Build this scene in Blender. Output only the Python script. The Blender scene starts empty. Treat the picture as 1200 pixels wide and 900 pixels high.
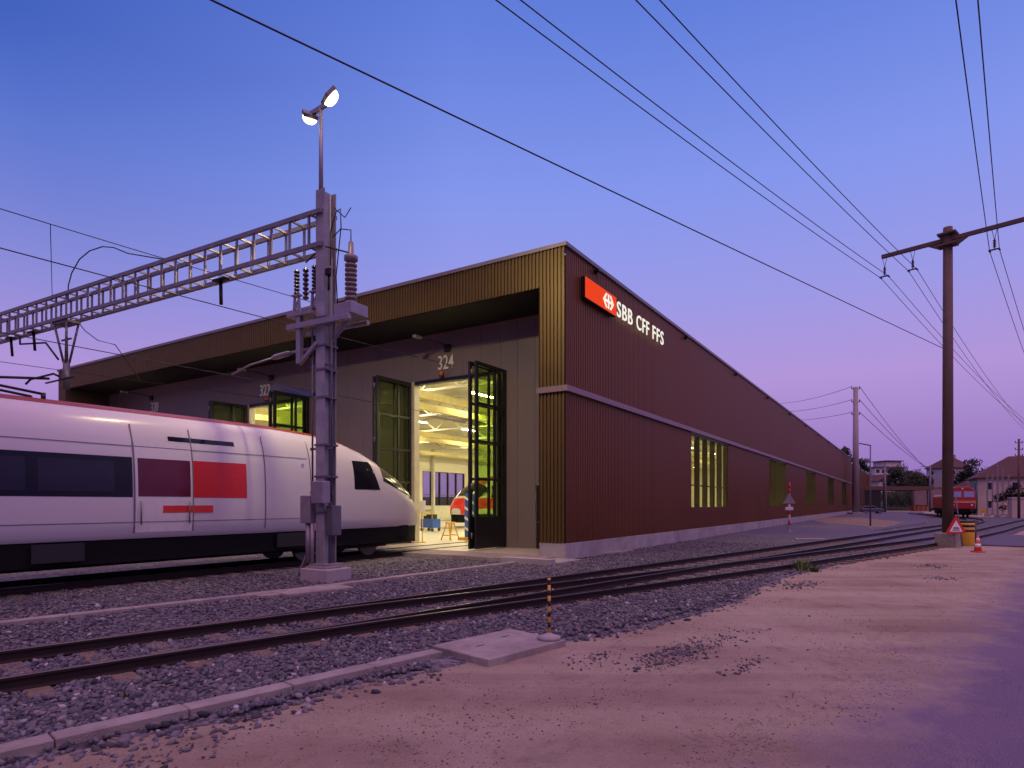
import bpy, bmesh, math, random
import numpy as np
from mathutils import Vector, Matrix, noise
R = math.radians
PI = math.pi
random.seed(7)
rng = np.random.default_rng(11)
scene = bpy.context.scene
COL = scene.collection

# ------------------------------------------------------------------ camera
F = 734.0            # focal length in pixels of the 1200 px wide picture
CAMH = 1.95
cd = bpy.data.cameras.new('camera')
cd.sensor_width = 36.0
cd.lens = 36.0 * F / 1200.0
cd.shift_y = 140.0 / 1200.0
cd.clip_start = 0.1
cd.clip_end = 6000.0
cam = bpy.data.objects.new('camera', cd)
COL.objects.link(cam)
cam.location = (0, 0, CAMH)
cam.rotation_euler = (R(90), 0, 0)
scene.camera = cam

# ------------------------------------------------------------------ world: dusk sky
SUN_AZ = R(160)      # the sun has just set behind the camera, to the right
w = bpy.data.worlds.new('World')
scene.world = w
w.use_nodes = True
nt = w.node_tree
nt.nodes.clear()
def wn(t, **kw):
    n = nt.nodes.new(t)
    for k, v in kw.items():
        setattr(n, k, v)
    return n
wl = nt.links.new
out = wn('ShaderNodeOutputWorld')
tc = wn('ShaderNodeTexCoord')
sep = wn('ShaderNodeSeparateXYZ')
wl(tc.outputs['Generated'], sep.inputs[0])
ramp = wn('ShaderNodeValToRGB')
def lin(c):
    return tuple(((x / 255) / 12.92 if x / 255 <= .04045 else ((x / 255 + .055) / 1.055) ** 2.4) for x in c)
els = [(0.0, (146, 115, 187)), (0.075, (155, 124, 196)), (0.18, (176, 147, 216)), (0.30, (153, 151, 229)),
       (0.436, (130, 149, 235)), (0.61, (95, 125, 219)), (0.8, (68, 92, 185)), (1.0, (60, 75, 150))]
cr = ramp.color_ramp
cr.elements[0].position, cr.elements[1].position = els[0][0], els[-1][0]
cr.elements[0].color = (*lin(els[0][1]), 1)
cr.elements[1].color = (*lin(els[-1][1]), 1)
for p, c in els[1:-1]:
    e = cr.elements.new(p)
    e.color = (*lin(c), 1)
wl(sep.outputs['Z'], ramp.inputs[0])
# rosy overhead, darker and bluer high up on the left, dim low down behind the camera
dotv = wn('ShaderNodeVectorMath', operation='DOT_PRODUCT')
dotv.inputs[1].default_value = (0.12, -0.30, 0.946)
wl(tc.outputs['Generated'], dotv.inputs[0])
mr = wn('ShaderNodeMapRange', interpolation_type='SMOOTHSTEP')
mr.inputs['From Min'].default_value = 0.42
mr.inputs['From Max'].default_value = 1.0
wl(dotv.outputs['Value'], mr.inputs['Value'])
glow = wn('ShaderNodeMix', data_type='RGBA', blend_type='ADD')
glow.inputs['B'].default_value = (1.46, 0.72, 1.02, 1)
wl(mr.outputs[0], glow.inputs['Factor'])
side = wn('ShaderNodeMapRange')
side.inputs['From Min'].default_value = -0.08
side.inputs['From Max'].default_value = -0.54
wl(sep.outputs['X'], side.inputs['Value'])
zf = wn('ShaderNodeMapRange')
zf.inputs['From Min'].default_value = 0.16
zf.inputs['From Max'].default_value = 0.53
wl(sep.outputs['Z'], zf.inputs['Value'])
pr = wn('ShaderNodeMath', operation='MULTIPLY')
wl(side.outputs[0], pr.inputs[0])
wl(zf.outputs[0], pr.inputs[1])
mixs = wn('ShaderNodeMix', data_type='RGBA', blend_type='MULTIPLY')
mixs.inputs['B'].default_value = (0.27, 0.44, 0.66, 1)
wl(pr.outputs[0], mixs.inputs['Factor'])
wl(ramp.outputs[0], mixs.inputs['A'])
back = wn('ShaderNodeMapRange')
back.inputs['From Min'].default_value = 0.05
back.inputs['From Max'].default_value = -0.35
wl(sep.outputs['Y'], back.inputs['Value'])
mul = wn('ShaderNodeMix', data_type='RGBA', blend_type='MULTIPLY')
mul.inputs['B'].default_value = (0.17, 0.22, 0.42, 1)
wl(back.outputs[0], mul.inputs['Factor'])
wl(mixs.outputs['Result'], mul.inputs['A'])
wl(mul.outputs['Result'], glow.inputs['A'])
sky = wn('ShaderNodeTexSky', sky_type='NISHITA')
sky.sun_disc = False
sky.sun_elevation = R(0.5)
sky.sun_rotation = SUN_AZ
sky.air_density = 1.5
sky.dust_density = 2.0
bg1 = wn('ShaderNodeBackground')
bg1.inputs['Strength'].default_value = 1.0
wl(glow.outputs['Result'], bg1.inputs['Color'])
bg2 = wn('ShaderNodeBackground')
bg2.inputs['Strength'].default_value = 0.02
wl(sky.outputs[0], bg2.inputs['Color'])
add = wn('ShaderNodeAddShader')
wl(bg1.outputs[0], add.inputs[0])
wl(bg2.outputs[0], add.inputs[1])
wl(add.outputs[0], out.inputs['Surface'])

sl = bpy.data.lights.new('afterglow_sun', 'SUN')
sl.energy = 0.15
sl.angle = R(60)
sl.color = (1.0, 0.62, 0.5)
so = bpy.data.objects.new('afterglow_sun', sl)
COL.objects.link(so)
so.rotation_euler = (R(25), 0, -SUN_AZ + PI)

scene.view_settings.view_transform = 'Standard'
scene.view_settings.look = 'None'
scene.view_settings.exposure = 0.0
scene.view_settings.gamma = 1.0
scene.render.engine = 'CYCLES'
scene.cycles.use_denoising = True
scene.cycles.max_bounces = 7
scene.cycles.diffuse_bounces = 4
scene.cycles.glossy_bounces = 3
scene.cycles.transparent_max_bounces = 16
scene.cycles.sample_clamp_indirect = 4.0
scene.cycles.caustics_reflective = False
scene.cycles.caustics_refractive = False
scene.cycles.blur_glossy = 1.0

# ------------------------------------------------------------------ materials
MATS = {}
def mat(name, color, rough=0.6, metal=0.0, var=0.12, scale=3.0, bump=0.0, bscale=40.0, spec=None, var2=0.0, scale2=0.4, col2=None):
    if name in MATS:
        return MATS[name]
    m = bpy.data.materials.new(name)
    m.use_nodes = True
    t = m.node_tree
    b = t.nodes['Principled BSDF']
    b.inputs['Roughness'].default_value = rough
    b.inputs['Metallic'].default_value = metal
    if spec is not None:
        b.inputs['Specular IOR Level'].default_value = spec
    tcn = t.nodes.new('ShaderNodeTexCoord')
    n1 = t.nodes.new('ShaderNodeTexNoise')
    n1.inputs['Scale'].default_value = scale
    n1.inputs['Detail'].default_value = 6
    t.links.new(tcn.outputs['Object'], n1.inputs['Vector'])
    r1 = t.nodes.new('ShaderNodeMapRange')
    r1.inputs['From Min'].default_value = 0.25
    r1.inputs['From Max'].default_value = 0.75
    r1.inputs['To Min'].default_value = 1 - var
    r1.inputs['To Max'].default_value = 1 + var
    t.links.new(n1.outputs[0], r1.inputs['Value'])
    sc = t.nodes.new('ShaderNodeVectorMath')
    sc.operation = 'SCALE'
    t.links.new(r1.outputs[0], sc.inputs['Scale'])
    if col2 is not None:
        mx = t.nodes.new('ShaderNodeMix')
        mx.data_type = 'RGBA'
        mx.inputs['A'].default_value = (*color, 1)
        mx.inputs['B'].default_value = (*col2, 1)
        n2 = t.nodes.new('ShaderNodeTexNoise')
        n2.inputs['Scale'].default_value = scale2
        n2.inputs['Detail'].default_value = 5
        t.links.new(tcn.outputs['Object'], n2.inputs['Vector'])
        r2 = t.nodes.new('ShaderNodeMapRange')
        r2.inputs['From Min'].default_value = 0.42
        r2.inputs['From Max'].default_value = 0.62
        t.links.new(n2.outputs[0], r2.inputs['Value'])
        t.links.new(r2.outputs[0], mx.inputs['Factor'])
        t.links.new(mx.outputs['Result'], sc.inputs[0])
    else:
        sc.inputs[0].default_value = color
    t.links.new(sc.outputs[0], b.inputs['Base Color'])
    rr = t.nodes.new('ShaderNodeMapRange')
    rr.inputs['To Min'].default_value = max(0.02, rough - .08)
    rr.inputs['To Max'].default_value = min(1, rough + .08)
    t.links.new(n1.outputs[0], rr.inputs['Value'])
    t.links.new(rr.outputs[0], b.inputs['Roughness'])
    if bump > 0:
        n3 = t.nodes.new('ShaderNodeTexNoise')
        n3.inputs['Scale'].default_value = bscale
        n3.inputs['Detail'].default_value = 4
        t.links.new(tcn.outputs['Object'], n3.inputs['Vector'])
        bp = t.nodes.new('ShaderNodeBump')
        bp.inputs['Strength'].default_value = bump
        bp.inputs['Distance'].default_value = 0.02
        t.links.new(n3.outputs[0], bp.inputs['Height'])
        t.links.new(bp.outputs[0], b.inputs['Normal'])
    MATS[name] = m
    return m

def emit(name, color, strength):
    if name in MATS:
        return MATS[name]
    m = bpy.data.materials.new(name)
    m.use_nodes = True
    t = m.node_tree
    t.nodes.clear()
    o = t.nodes.new('ShaderNodeOutputMaterial')
    e = t.nodes.new('ShaderNodeEmission')
    e.inputs['Color'].default_value = (*color, 1)
    e.inputs['Strength'].default_value = strength
    t.links.new(e.outputs[0], o.inputs['Surface'])
    MATS[name] = m
    return m

def glass(name, tint, refl_rough=0.03, ior=1.45):
    if name in MATS:
        return MATS[name]
    m = bpy.data.materials.new(name)
    m.use_nodes = True
    t = m.node_tree
    t.nodes.clear()
    o = t.nodes.new('ShaderNodeOutputMaterial')
    tr = t.nodes.new('ShaderNodeBsdfTransparent')
    tr.inputs['Color'].default_value = (*tint, 1)
    gl = t.nodes.new('ShaderNodeBsdfGlossy')
    gl.inputs['Roughness'].default_value = refl_rough
    fr = t.nodes.new('ShaderNodeFresnel')
    fr.inputs['IOR'].default_value = ior
    mx = t.nodes.new('ShaderNodeMixShader')
    ge = t.nodes.new('ShaderNodeNewGeometry')
    iv = t.nodes.new('ShaderNodeMath'); iv.operation = 'SUBTRACT'; iv.inputs[0].default_value = 1.0
    t.links.new(ge.outputs['Backfacing'], iv.inputs[1])
    ml = t.nodes.new('ShaderNodeMath'); ml.operation = 'MULTIPLY'
    t.links.new(fr.outputs[0], ml.inputs[0]); t.links.new(iv.outputs[0], ml.inputs[1])
    t.links.new(ml.outputs[0], mx.inputs[0])
    t.links.new(tr.outputs[0], mx.inputs[1])
    t.links.new(gl.outputs[0], mx.inputs[2])
    t.links.new(mx.outputs[0], o.inputs['Surface'])
    MATS[name] = m
    return m

M_BRONZE = mat('bronze_cladding', (0.175, 0.068, 0.019), 0.40, 0.65, var=.10, scale=.3)
M_GOLD = mat('bronze_front', (0.125, 0.08, 0.022), 0.45, 0.4, var=.08, scale=.8)
M_BAND = mat('bronze_trim', (0.24, 0.17, 0.17), 0.42, 0.3, var=.05)
M_COPING = mat('coping_metal', (0.22, 0.19, 0.2), 0.45, 0.3)
M_PANEL = mat('grey_wall_panel', (0.20, 0.16, 0.15), 0.5, 0.1, var=.05, scale=.7)
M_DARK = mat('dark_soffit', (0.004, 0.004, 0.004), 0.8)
M_DOORF = mat('door_frame_metal', (0.018, 0.018, 0.02), 0.4, 0.3)
M_CONC = mat('concrete', (0.36, 0.34, 0.32), 0.85, var=.16, scale=2.0, bump=.25, bscale=30, col2=(.28, .26, .25), scale2=.7)
M_CONC2 = mat('pale_concrete', (0.30, 0.275, 0.24), 0.85, var=.22, scale=5.0, bump=.4, bscale=60, col2=(.24, .21, .19), scale2=1.1)
M_FLOOR = mat('hall_floor', (0.55, 0.50, 0.40), 0.35, var=.06, scale=1.0)
M_INNER = mat('inner_wall_paint', (0.72, 0.69, 0.55), 0.7, var=.04)
M_BEAM = mat('beam_paint', (0.58, 0.56, 0.46), 0.6, var=.05)
M_GALV = mat('galvanised_steel', (0.30, 0.28, 0.31), 0.5, 0.45, var=.14, scale=4)
M_GALVD = mat('galvanised_dark', (0.16, 0.15, 0.17), 0.5, 0.5, var=.14, scale=4)
M_WIRE = mat('wire_metal', (0.018, 0.016, 0.02), 0.5, 0.4)
M_INSUL = mat('brown_insulator', (0.05, 0.03, 0.03), 0.25)
M_INSULG = mat('grey_insulator', (0.20, 0.17, 0.17), 0.3)
M_RUST = mat('rail_rust', (0.016, 0.007, 0.006), 0.75, 0.1, var=.3, scale=8)
M_HEAD = mat('rail_head_steel', (0.16, 0.135, 0.12), 0.35, 0.8, var=.1, scale=10)
M_WOOD = mat('sleeper_wood', (0.155, 0.115, 0.075), 0.85, var=.25, scale=9, bump=.4)
M_TRAINW = mat('train_white', (0.54, 0.535, 0.55), 0.22, var=.02, scale=.5)
M_TRAINR = mat('train_red', (0.50, 0.014, 0.014), 0.3, var=.03)
M_TRAINO = mat('train_roof_red', (0.30, 0.055, 0.02), 0.35, var=.05)
M_TRAIND = mat('train_skirt', (0.006, 0.006, 0.007), 0.8, spec=.2)
M_TRAING = mat('train_grey', (0.12, 0.12, 0.13), 0.5)
M_WINDK = mat('train_dark_glass', (0.008, 0.009, 0.016), 0.1, 0, var=.05, spec=.35)
M_GLASSG = glass('green_tinted_glass', (0.80, 0.90, 0.64), ior=1.4)
M_GLASSC = glass('clear_glass', (0.93, 0.95, 0.85), ior=1.3)
M_BLACK = mat('matt_black', (0.012, 0.012, 0.013), 0.6)
M_YEL = mat('safety_yellow', (0.62, 0.36, 0.02), 0.5, var=.12)
M_BLUE = mat('blue_paint', (0.02, 0.08, 0.42), 0.5)
M_WHITE = mat('white_paint', (0.78, 0.77, 0.76), 0.5, var=.05)
M_RED = mat('red_paint', (0.55, 0.03, 0.025), 0.5, var=.1)
M_POLE = mat('pole_steel_brown', (0.115, 0.075, 0.062), 0.6, 0.2, var=.2, scale=3)
M_FIN = mat('window_fin', (0.050, 0.038, 0.011), 0.45, 0.2)

# ------------------------------------------------------------------ mesh builder
class MB:
    def __init__(s):
        s.v = []; s.f = []; s.sm = []
    def add(s, vs, fs, smooth=False):
        o = len(s.v)
        s.v += [tuple(p) for p in vs]
        for f in fs:
            s.f.append(tuple(i + o for i in f))
            s.sm.append(smooth)
        return s
    def box(s, x0, x1, y0, y1, z0, z1):
        if x0 > x1: x0, x1 = x1, x0
        if y0 > y1: y0, y1 = y1, y0
        if z0 > z1: z0, z1 = z1, z0
        vs = [(x0, y0, z0), (x1, y0, z0), (x1, y1, z0), (x0, y1, z0), (x0, y0, z1), (x1, y0, z1), (x1, y1, z1), (x0, y1, z1)]
        return s.add(vs, [(0, 3, 2, 1), (4, 5, 6, 7), (0, 1, 5, 4), (1, 2, 6, 5), (2, 3, 7, 6), (3, 0, 4, 7)])
    def cbox(s, c, sx, sy, sz):
        return s.box(c[0] - sx / 2, c[0] + sx / 2, c[1] - sy / 2, c[1] + sy / 2, c[2] - sz / 2, c[2] + sz / 2)
    def bar(s, p, q, wd, ht, up=(0, 0, 1)):
        p = Vector(p); q = Vector(q)
        d = (q - p).normalized()
        u = Vector(up)
        if abs(d.dot(u)) > .98:
            u = Vector((1, 0, 0))
        a = d.cross(u).normalized() * wd / 2
        b = a.cross(d).normalized() * ht / 2
        vs = [p - a - b, p + a - b, p + a + b, p - a + b, q - a - b, q + a - b, q + a + b, q - a + b]
        return s.add(vs, [(0, 1, 2, 3), (7, 6, 5, 4), (4, 5, 1, 0), (5, 6, 2, 1), (6, 7, 3, 2), (7, 4, 0, 3)])
    def tube(s, pts, r, n=8, cap=True):
        pts = [Vector(p) for p in pts]
        rs = r if isinstance(r, (list, tuple)) else [r] * len(pts)
        rings = []
        pa = None
        for i, p in enumerate(pts):
            d = (pts[min(i + 1, len(pts) - 1)] - pts[max(i - 1, 0)]).normalized()
            if pa is None:
                u = Vector((0, 0, 1)) if abs(d.z) < .9 else Vector((1, 0, 0))
                a = d.cross(u).normalized()
            else:
                a = (pa - d * pa.dot(d)).normalized()
            pa = a
            b = d.cross(a)
            rings.append([p + (a * math.cos(2 * PI * k / n) + b * math.sin(2 * PI * k / n)) * rs[i] for k in range(n)])
        vs = [q for ring in rings for q in ring]
        fs = []
        for i in range(len(pts) - 1):
            for k in range(n):
                k2 = (k + 1) % n
                fs.append((i * n + k, i * n + k2, (i + 1) * n + k2, (i + 1) * n + k))
        s.add(vs, fs, n > 4)
        if cap:
            o = len(s.v) - len(vs)
            s.f.append(tuple(o + k for k in reversed(range(n)))); s.sm.append(False)
            s.f.append(tuple(o + (len(pts) - 1) * n + k for k in range(n))); s.sm.append(False)
        return s
    def lathe(s, c, prof, n=16, axis='z'):
        c = Vector(c)
        vs = []
        for r, h in prof:
            for k in range(n):
                a = 2 * PI * k / n
                q = (r * math.cos(a), r * math.sin(a), h)
                if axis == 'y': q = (q[0], q[2], q[1])
                if axis == 'x': q = (q[2], q[0], q[1])
                vs.append(c + Vector(q))
        fs = []
        for i in range(len(prof) - 1):
            for k in range(n):
                k2 = (k + 1) % n
                fs.append((i * n + k, i * n + k2, (i + 1) * n + k2, (i + 1) * n + k))
        s.add(vs, fs, True)
        o = len(s.v) - len(vs)
        s.f.append(tuple(o + k for k in reversed(range(n)))); s.sm.append(False)
        s.f.append(tuple(o + (len(prof) - 1) * n + k for k in range(n))); s.sm.append(False)
        return s
    def prism(s, poly, a0, a1, axis='z'):
        def P(p, h):
            return {'z': (p[0], p[1], h), 'y': (p[0], h, p[1]), 'x': (h, p[0], p[1])}[axis]
        n = len(poly)
        vs = [P(p, a0) for p in poly] + [P(p, a1) for p in poly]
        fs = [tuple(reversed(range(n))), tuple(range(n, 2 * n))] + [(i, (i + 1) % n, n + (i + 1) % n, n + i) for i in range(n)]
        return s.add(vs, fs)
    def corr(s, start, d, length, nrm, z0, z1, pitch=.145, depth=.05):
        """trapezoidal vertical-rib sheet"""
        sx, sy = start
        pts = []
        n = max(1, round(length / pitch))
        p = length / n
        for i in range(n):
            for a, h in ((0, depth), (.42, depth), (.5, 0), (.92, 0)):
                pts.append(((i + a) * p, h))
        pts.append((length, depth))
        vs = []
        for t, h in pts:
            x = sx + d[0] * t + nrm[0] * h; y = sy + d[1] * t + nrm[1] * h
            vs += [(x, y, z0), (x, y, z1)]
        fs = [(2 * i, 2 * i + 2, 2 * i + 3, 2 * i + 1) for i in range(len(pts) - 1)]
        return s.add(vs, fs)
    def mesh(s, name, m, inv=None, bevel=0):
        me = bpy.data.meshes.new(name)
        vs = s.v if inv is None else [tuple(inv @ Vector(p)) for p in s.v]
        me.from_pydata(vs, [], s.f)
        me.polygons.foreach_set('use_smooth', s.sm)
        bm = bmesh.new(); bm.from_mesh(me)
        bmesh.ops.recalc_face_normals(bm, faces=bm.faces)
        if bevel:
            bmesh.ops.bevel(bm, geom=[e for e in bm.edges if e.is_manifold and e.calc_face_angle(0) > .5], offset=bevel, segments=1, affect='EDGES', profile=.5)
        bm.to_mesh(me); bm.free()
        me.materials.append(m)
        me.update()
        return me
    def build(s, name, m, parent=None, world=False, bevel=0, loc=None, rot=None):
        inv = None
        if world and parent is not None:
            par = parent
            mw = par.matrix_basis.copy()
            while par.parent is not None:
                par = par.parent
                mw = par.matrix_basis @ mw
            inv = mw.inverted()
        o = bpy.data.objects.new(name, s.mesh(name, m, inv, bevel))
        COL.objects.link(o)
        if parent is not None: o.parent = parent
        if loc is not None: o.location = loc
        if rot is not None: o.rotation_euler = rot
        return o

def tag(o, label=None, cat=None, group=None, kind=None):
    if label: o['label'] = label
    if cat: o['category'] = cat
    if group: o['group'] = group
    if kind: o['kind'] = kind
    return o
def thing(name, label, cat, loc=(0, 0, 0), rz=0.0, group=None):
    o = bpy.data.objects.new(name, None)
    o.empty_display_size = .2
    COL.objects.link(o)
    o.location = loc
    o.rotation_euler = (0, 0, rz)
    o.matrix_basis = Matrix.Translation(loc) @ Matrix.Rotation(rz, 4, 'Z')
    return tag(o, label, cat, group)
def center(mb):
    """move a builder to its own base point: returns that point and shifts the vertices"""
    a = np.array(mb.v)
    c = ((a[:, 0].min() + a[:, 0].max()) / 2, (a[:, 1].min() + a[:, 1].max()) / 2, a[:, 2].min())
    mb.v = [tuple(p) for p in (a - np.array(c))]
    return c
def single(name, mb, m, label, cat, group=None, bevel=0):
    c = center(mb)
    return tag(mb.build(name, m, loc=c, bevel=bevel), label, cat, group)
def kids(o):
    return [c for c in bpy.data.objects if c.parent is o]
def copy_tree(o, parent=None):
    c = o.copy()
    COL.objects.link(c)
    if parent is not None: c.parent = parent
    for ch in kids(o):
        copy_tree(ch, c)
    return c
def text_mesh(txt, size, extrude, bold, m, name, align='LEFT', space=1.0):
    cu = bpy.data.curves.new('t', 'FONT')
    cu.body = txt; cu.size = size; cu.extrude = extrude; cu.offset = bold
    cu.align_x = align; cu.space_character = space
    cu.resolution_u = 4
    ob = bpy.data.objects.new('t', cu)
    COL.objects.link(ob)
    dg = bpy.context.evaluated_depsgraph_get()
    me = bpy.data.meshes.new_from_object(ob.evaluated_get(dg))
    bpy.data.objects.remove(ob)
    me.name = name
    me.materials.clear(); me.materials.append(m)
    return me
def P(x, y, Y):
    """the point seen at photo pixel (x, y) at distance Y"""
    return Vector(((x - 600) / F * Y, Y, CAMH - (y - 590) / F * Y))
def PZ(x, y, Z):
    return P(x, y, (Z - CAMH) * F / (590 - y))

# building frame: u along the long side, v along the gate front; track frame: s along, n to the right
BC = Vector((1.81, 21.4, 0)); BA = math.atan2(.8432, .5376)
D = Vector((.5376, .8432, 0)); E = Vector((-.8432, .5376, 0))
def B(u, v, z=0): return BC + D * u + E * v + Vector((0, 0, z))
SD = Vector((.682, .731, 0)); ND = Vector((.731, -.682, 0))
TA = math.atan2(.731, .682)
def T(s, n, z=0): return SD * s + ND * n + Vector((0, 0, z))

# ------------------------------------------------------------------ ground
def n2(x, y, sc, seed=0.0):
    return noise.noise(Vector((x * sc + seed, y * sc - seed, seed * 1.7)))
def ground_z(x, y):
    z = -0.04
    z += .012 * n2(x, y, .9) + .02 * n2(x, y, .25, 3)
    if y > 170:
        t = min(1, (y - 170) / 120)
        t = t * t * (3 - 2 * t)
        gx = min(1, max(0, (x + 10) / 50))
        t *= gx
        z += t * (11 + 3 * n2(x, y, .006, 5))
        z += min(1, max(0, (y - 420) / 700)) * 14
    return z
def spaced(lo, hi, n, k):
    t = np.linspace(math.asinh(lo / k), math.asinh(hi / k), n)
    return np.sinh(t) * k
xs = spaced(-2500, 2500, 190, 6.0)
ys = spaced(-300, 5000, 210, 8.0)
mb = MB()
vs = [(x, y, ground_z(x, y)) for y in ys for x in xs]
nx = len(xs)
fs = [(j * nx + i, j * nx + i + 1, (j + 1) * nx + i + 1, (j + 1) * nx + i) for j in range(len(ys) - 1) for i in range(nx - 1)]
mb.add(vs, fs, True)
def dirt_nodes(t):
    """bare dirt with dust, grit and faint wheel tracks, in world space: (colour, height, helpers)"""
    L = t.links.new
    g = t.nodes.new('ShaderNodeNewGeometry')
    def noi(scale, det=6, rough=.6):
        n = t.nodes.new('ShaderNodeTexNoise'); n.inputs['Scale'].default_value = scale
        n.inputs['Detail'].default_value = det; n.inputs['Roughness'].default_value = rough
        L(g.outputs['Position'], n.inputs['Vector']); return n
    def rng_(sock, a, b_, c=0., d=1.):
        r = t.nodes.new('ShaderNodeMapRange'); r.inputs['From Min'].default_value = a; r.inputs['From Max'].default_value = b_
        r.inputs['To Min'].default_value = c; r.inputs['To Max'].default_value = d
        L(sock, r.inputs['Value']); return r.outputs[0]
    def mix(f, A, B_):
        x = t.nodes.new('ShaderNodeMix'); x.data_type = 'RGBA'
        if hasattr(f, 'links'): L(f, x.inputs['Factor'])
        else: x.inputs['Factor'].default_value = f
        for s_, n_ in ((A, 'A'), (B_, 'B')):
            if hasattr(s_, 'links'): L(s_, x.inputs[n_])
            else: x.inputs[n_].default_value = (*s_, 1)
        return x.outputs['Result']
    c = mix(rng_(noi(.35).outputs[0], .38, .62), (.30, .218, .158), (.45, .37, .28))
    c = mix(rng_(noi(1.6, 8, .7).outputs[0], .52, .72), c, (.24, .185, .125))
    mp = t.nodes.new('ShaderNodeMapping'); mp.inputs['Rotation'].default_value = (0, 0, -TA); mp.inputs['Scale'].default_value = (.06, 1.7, 1)
    L(g.outputs['Position'], mp.inputs['Vector'])
    st = t.nodes.new('ShaderNodeTexNoise'); st.inputs['Scale'].default_value = 1.0; st.inputs['Detail'].default_value = 5
    L(mp.outputs[0], st.inputs['Vector'])
    c = mix(rng_(st.outputs[0], .45, .62, 0, .6), c, (.48, .42, .29))
    fine = noi(48, 4, .8)
    c = mix(rng_(fine.outputs[0], .42, .68, 0, .50), c, (.17, .135, .10))
    c = mix(rng_(noi(7, 8, .75).outputs[0], .52, .70, 0, .42), c, (.20, .158, .112))
    vor = t.nodes.new('ShaderNodeTexVoronoi'); vor.inputs['Scale'].default_value = 30
    L(g.outputs['Position'], vor.inputs['Vector'])
    peb = rng_(vor.outputs['Distance'], .1, .24, 1, 0)
    sel = t.nodes.new('ShaderNodeMath'); sel.operation = 'MULTIPLY'
    L(peb, sel.inputs[0]); L(rng_(noi(1.1, 3).outputs[0], .5, .66), sel.inputs[1])
    c = mix(sel.outputs[0], c, (.30, .27, .24))
    h = t.nodes.new('ShaderNodeMath'); h.operation = 'MULTIPLY_ADD'
    L(noi(9, 8, .7).outputs[0], h.inputs[0]); h.inputs[1].default_value = 1.6; L(fine.outputs[0], h.inputs[2])
    h2 = t.nodes.new('ShaderNodeMath'); h2.operation = 'ADD'
    L(h.outputs[0], h2.inputs[0]); L(sel.outputs[0], h2.inputs[1])
    return c, h2.outputs[0], g, noi, rng_, mix
def ground_material():
    m = bpy.data.materials.new('dirt_ground'); m.use_nodes = True
    t = m.node_tree; L = t.links.new
    b = t.nodes['Principled BSDF']; b.inputs['Roughness'].default_value = .95
    b.inputs['Specular IOR Level'].default_value = .2
    c, h, g, noi, rng_, mix = dirt_nodes(t)
    # green, grown-over land beyond the railway
    sp = t.nodes.new('ShaderNodeSeparateXYZ'); L(g.outputs['Position'], sp.inputs[0])
    far = rng_(sp.outputs['Y'], 150, 180)
    gr = mix(rng_(noi(.05).outputs[0], .4, .6), (.028, .05, .018), (.07, .075, .035))
    L(mix(far, c, gr), b.inputs['Base Color'])
    bp = t.nodes.new('ShaderNodeBump'); bp.inputs['Strength'].default_value = .8; bp.inputs['Distance'].default_value = .03
    L(h, bp.inputs['Height']); L(bp.outputs[0], b.inputs['Normal'])
    return m
tag(mb.build('ground', ground_material()), 'bare brown dirt ground beside the tracks rising to green hills', None, None, 'structure')

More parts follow.
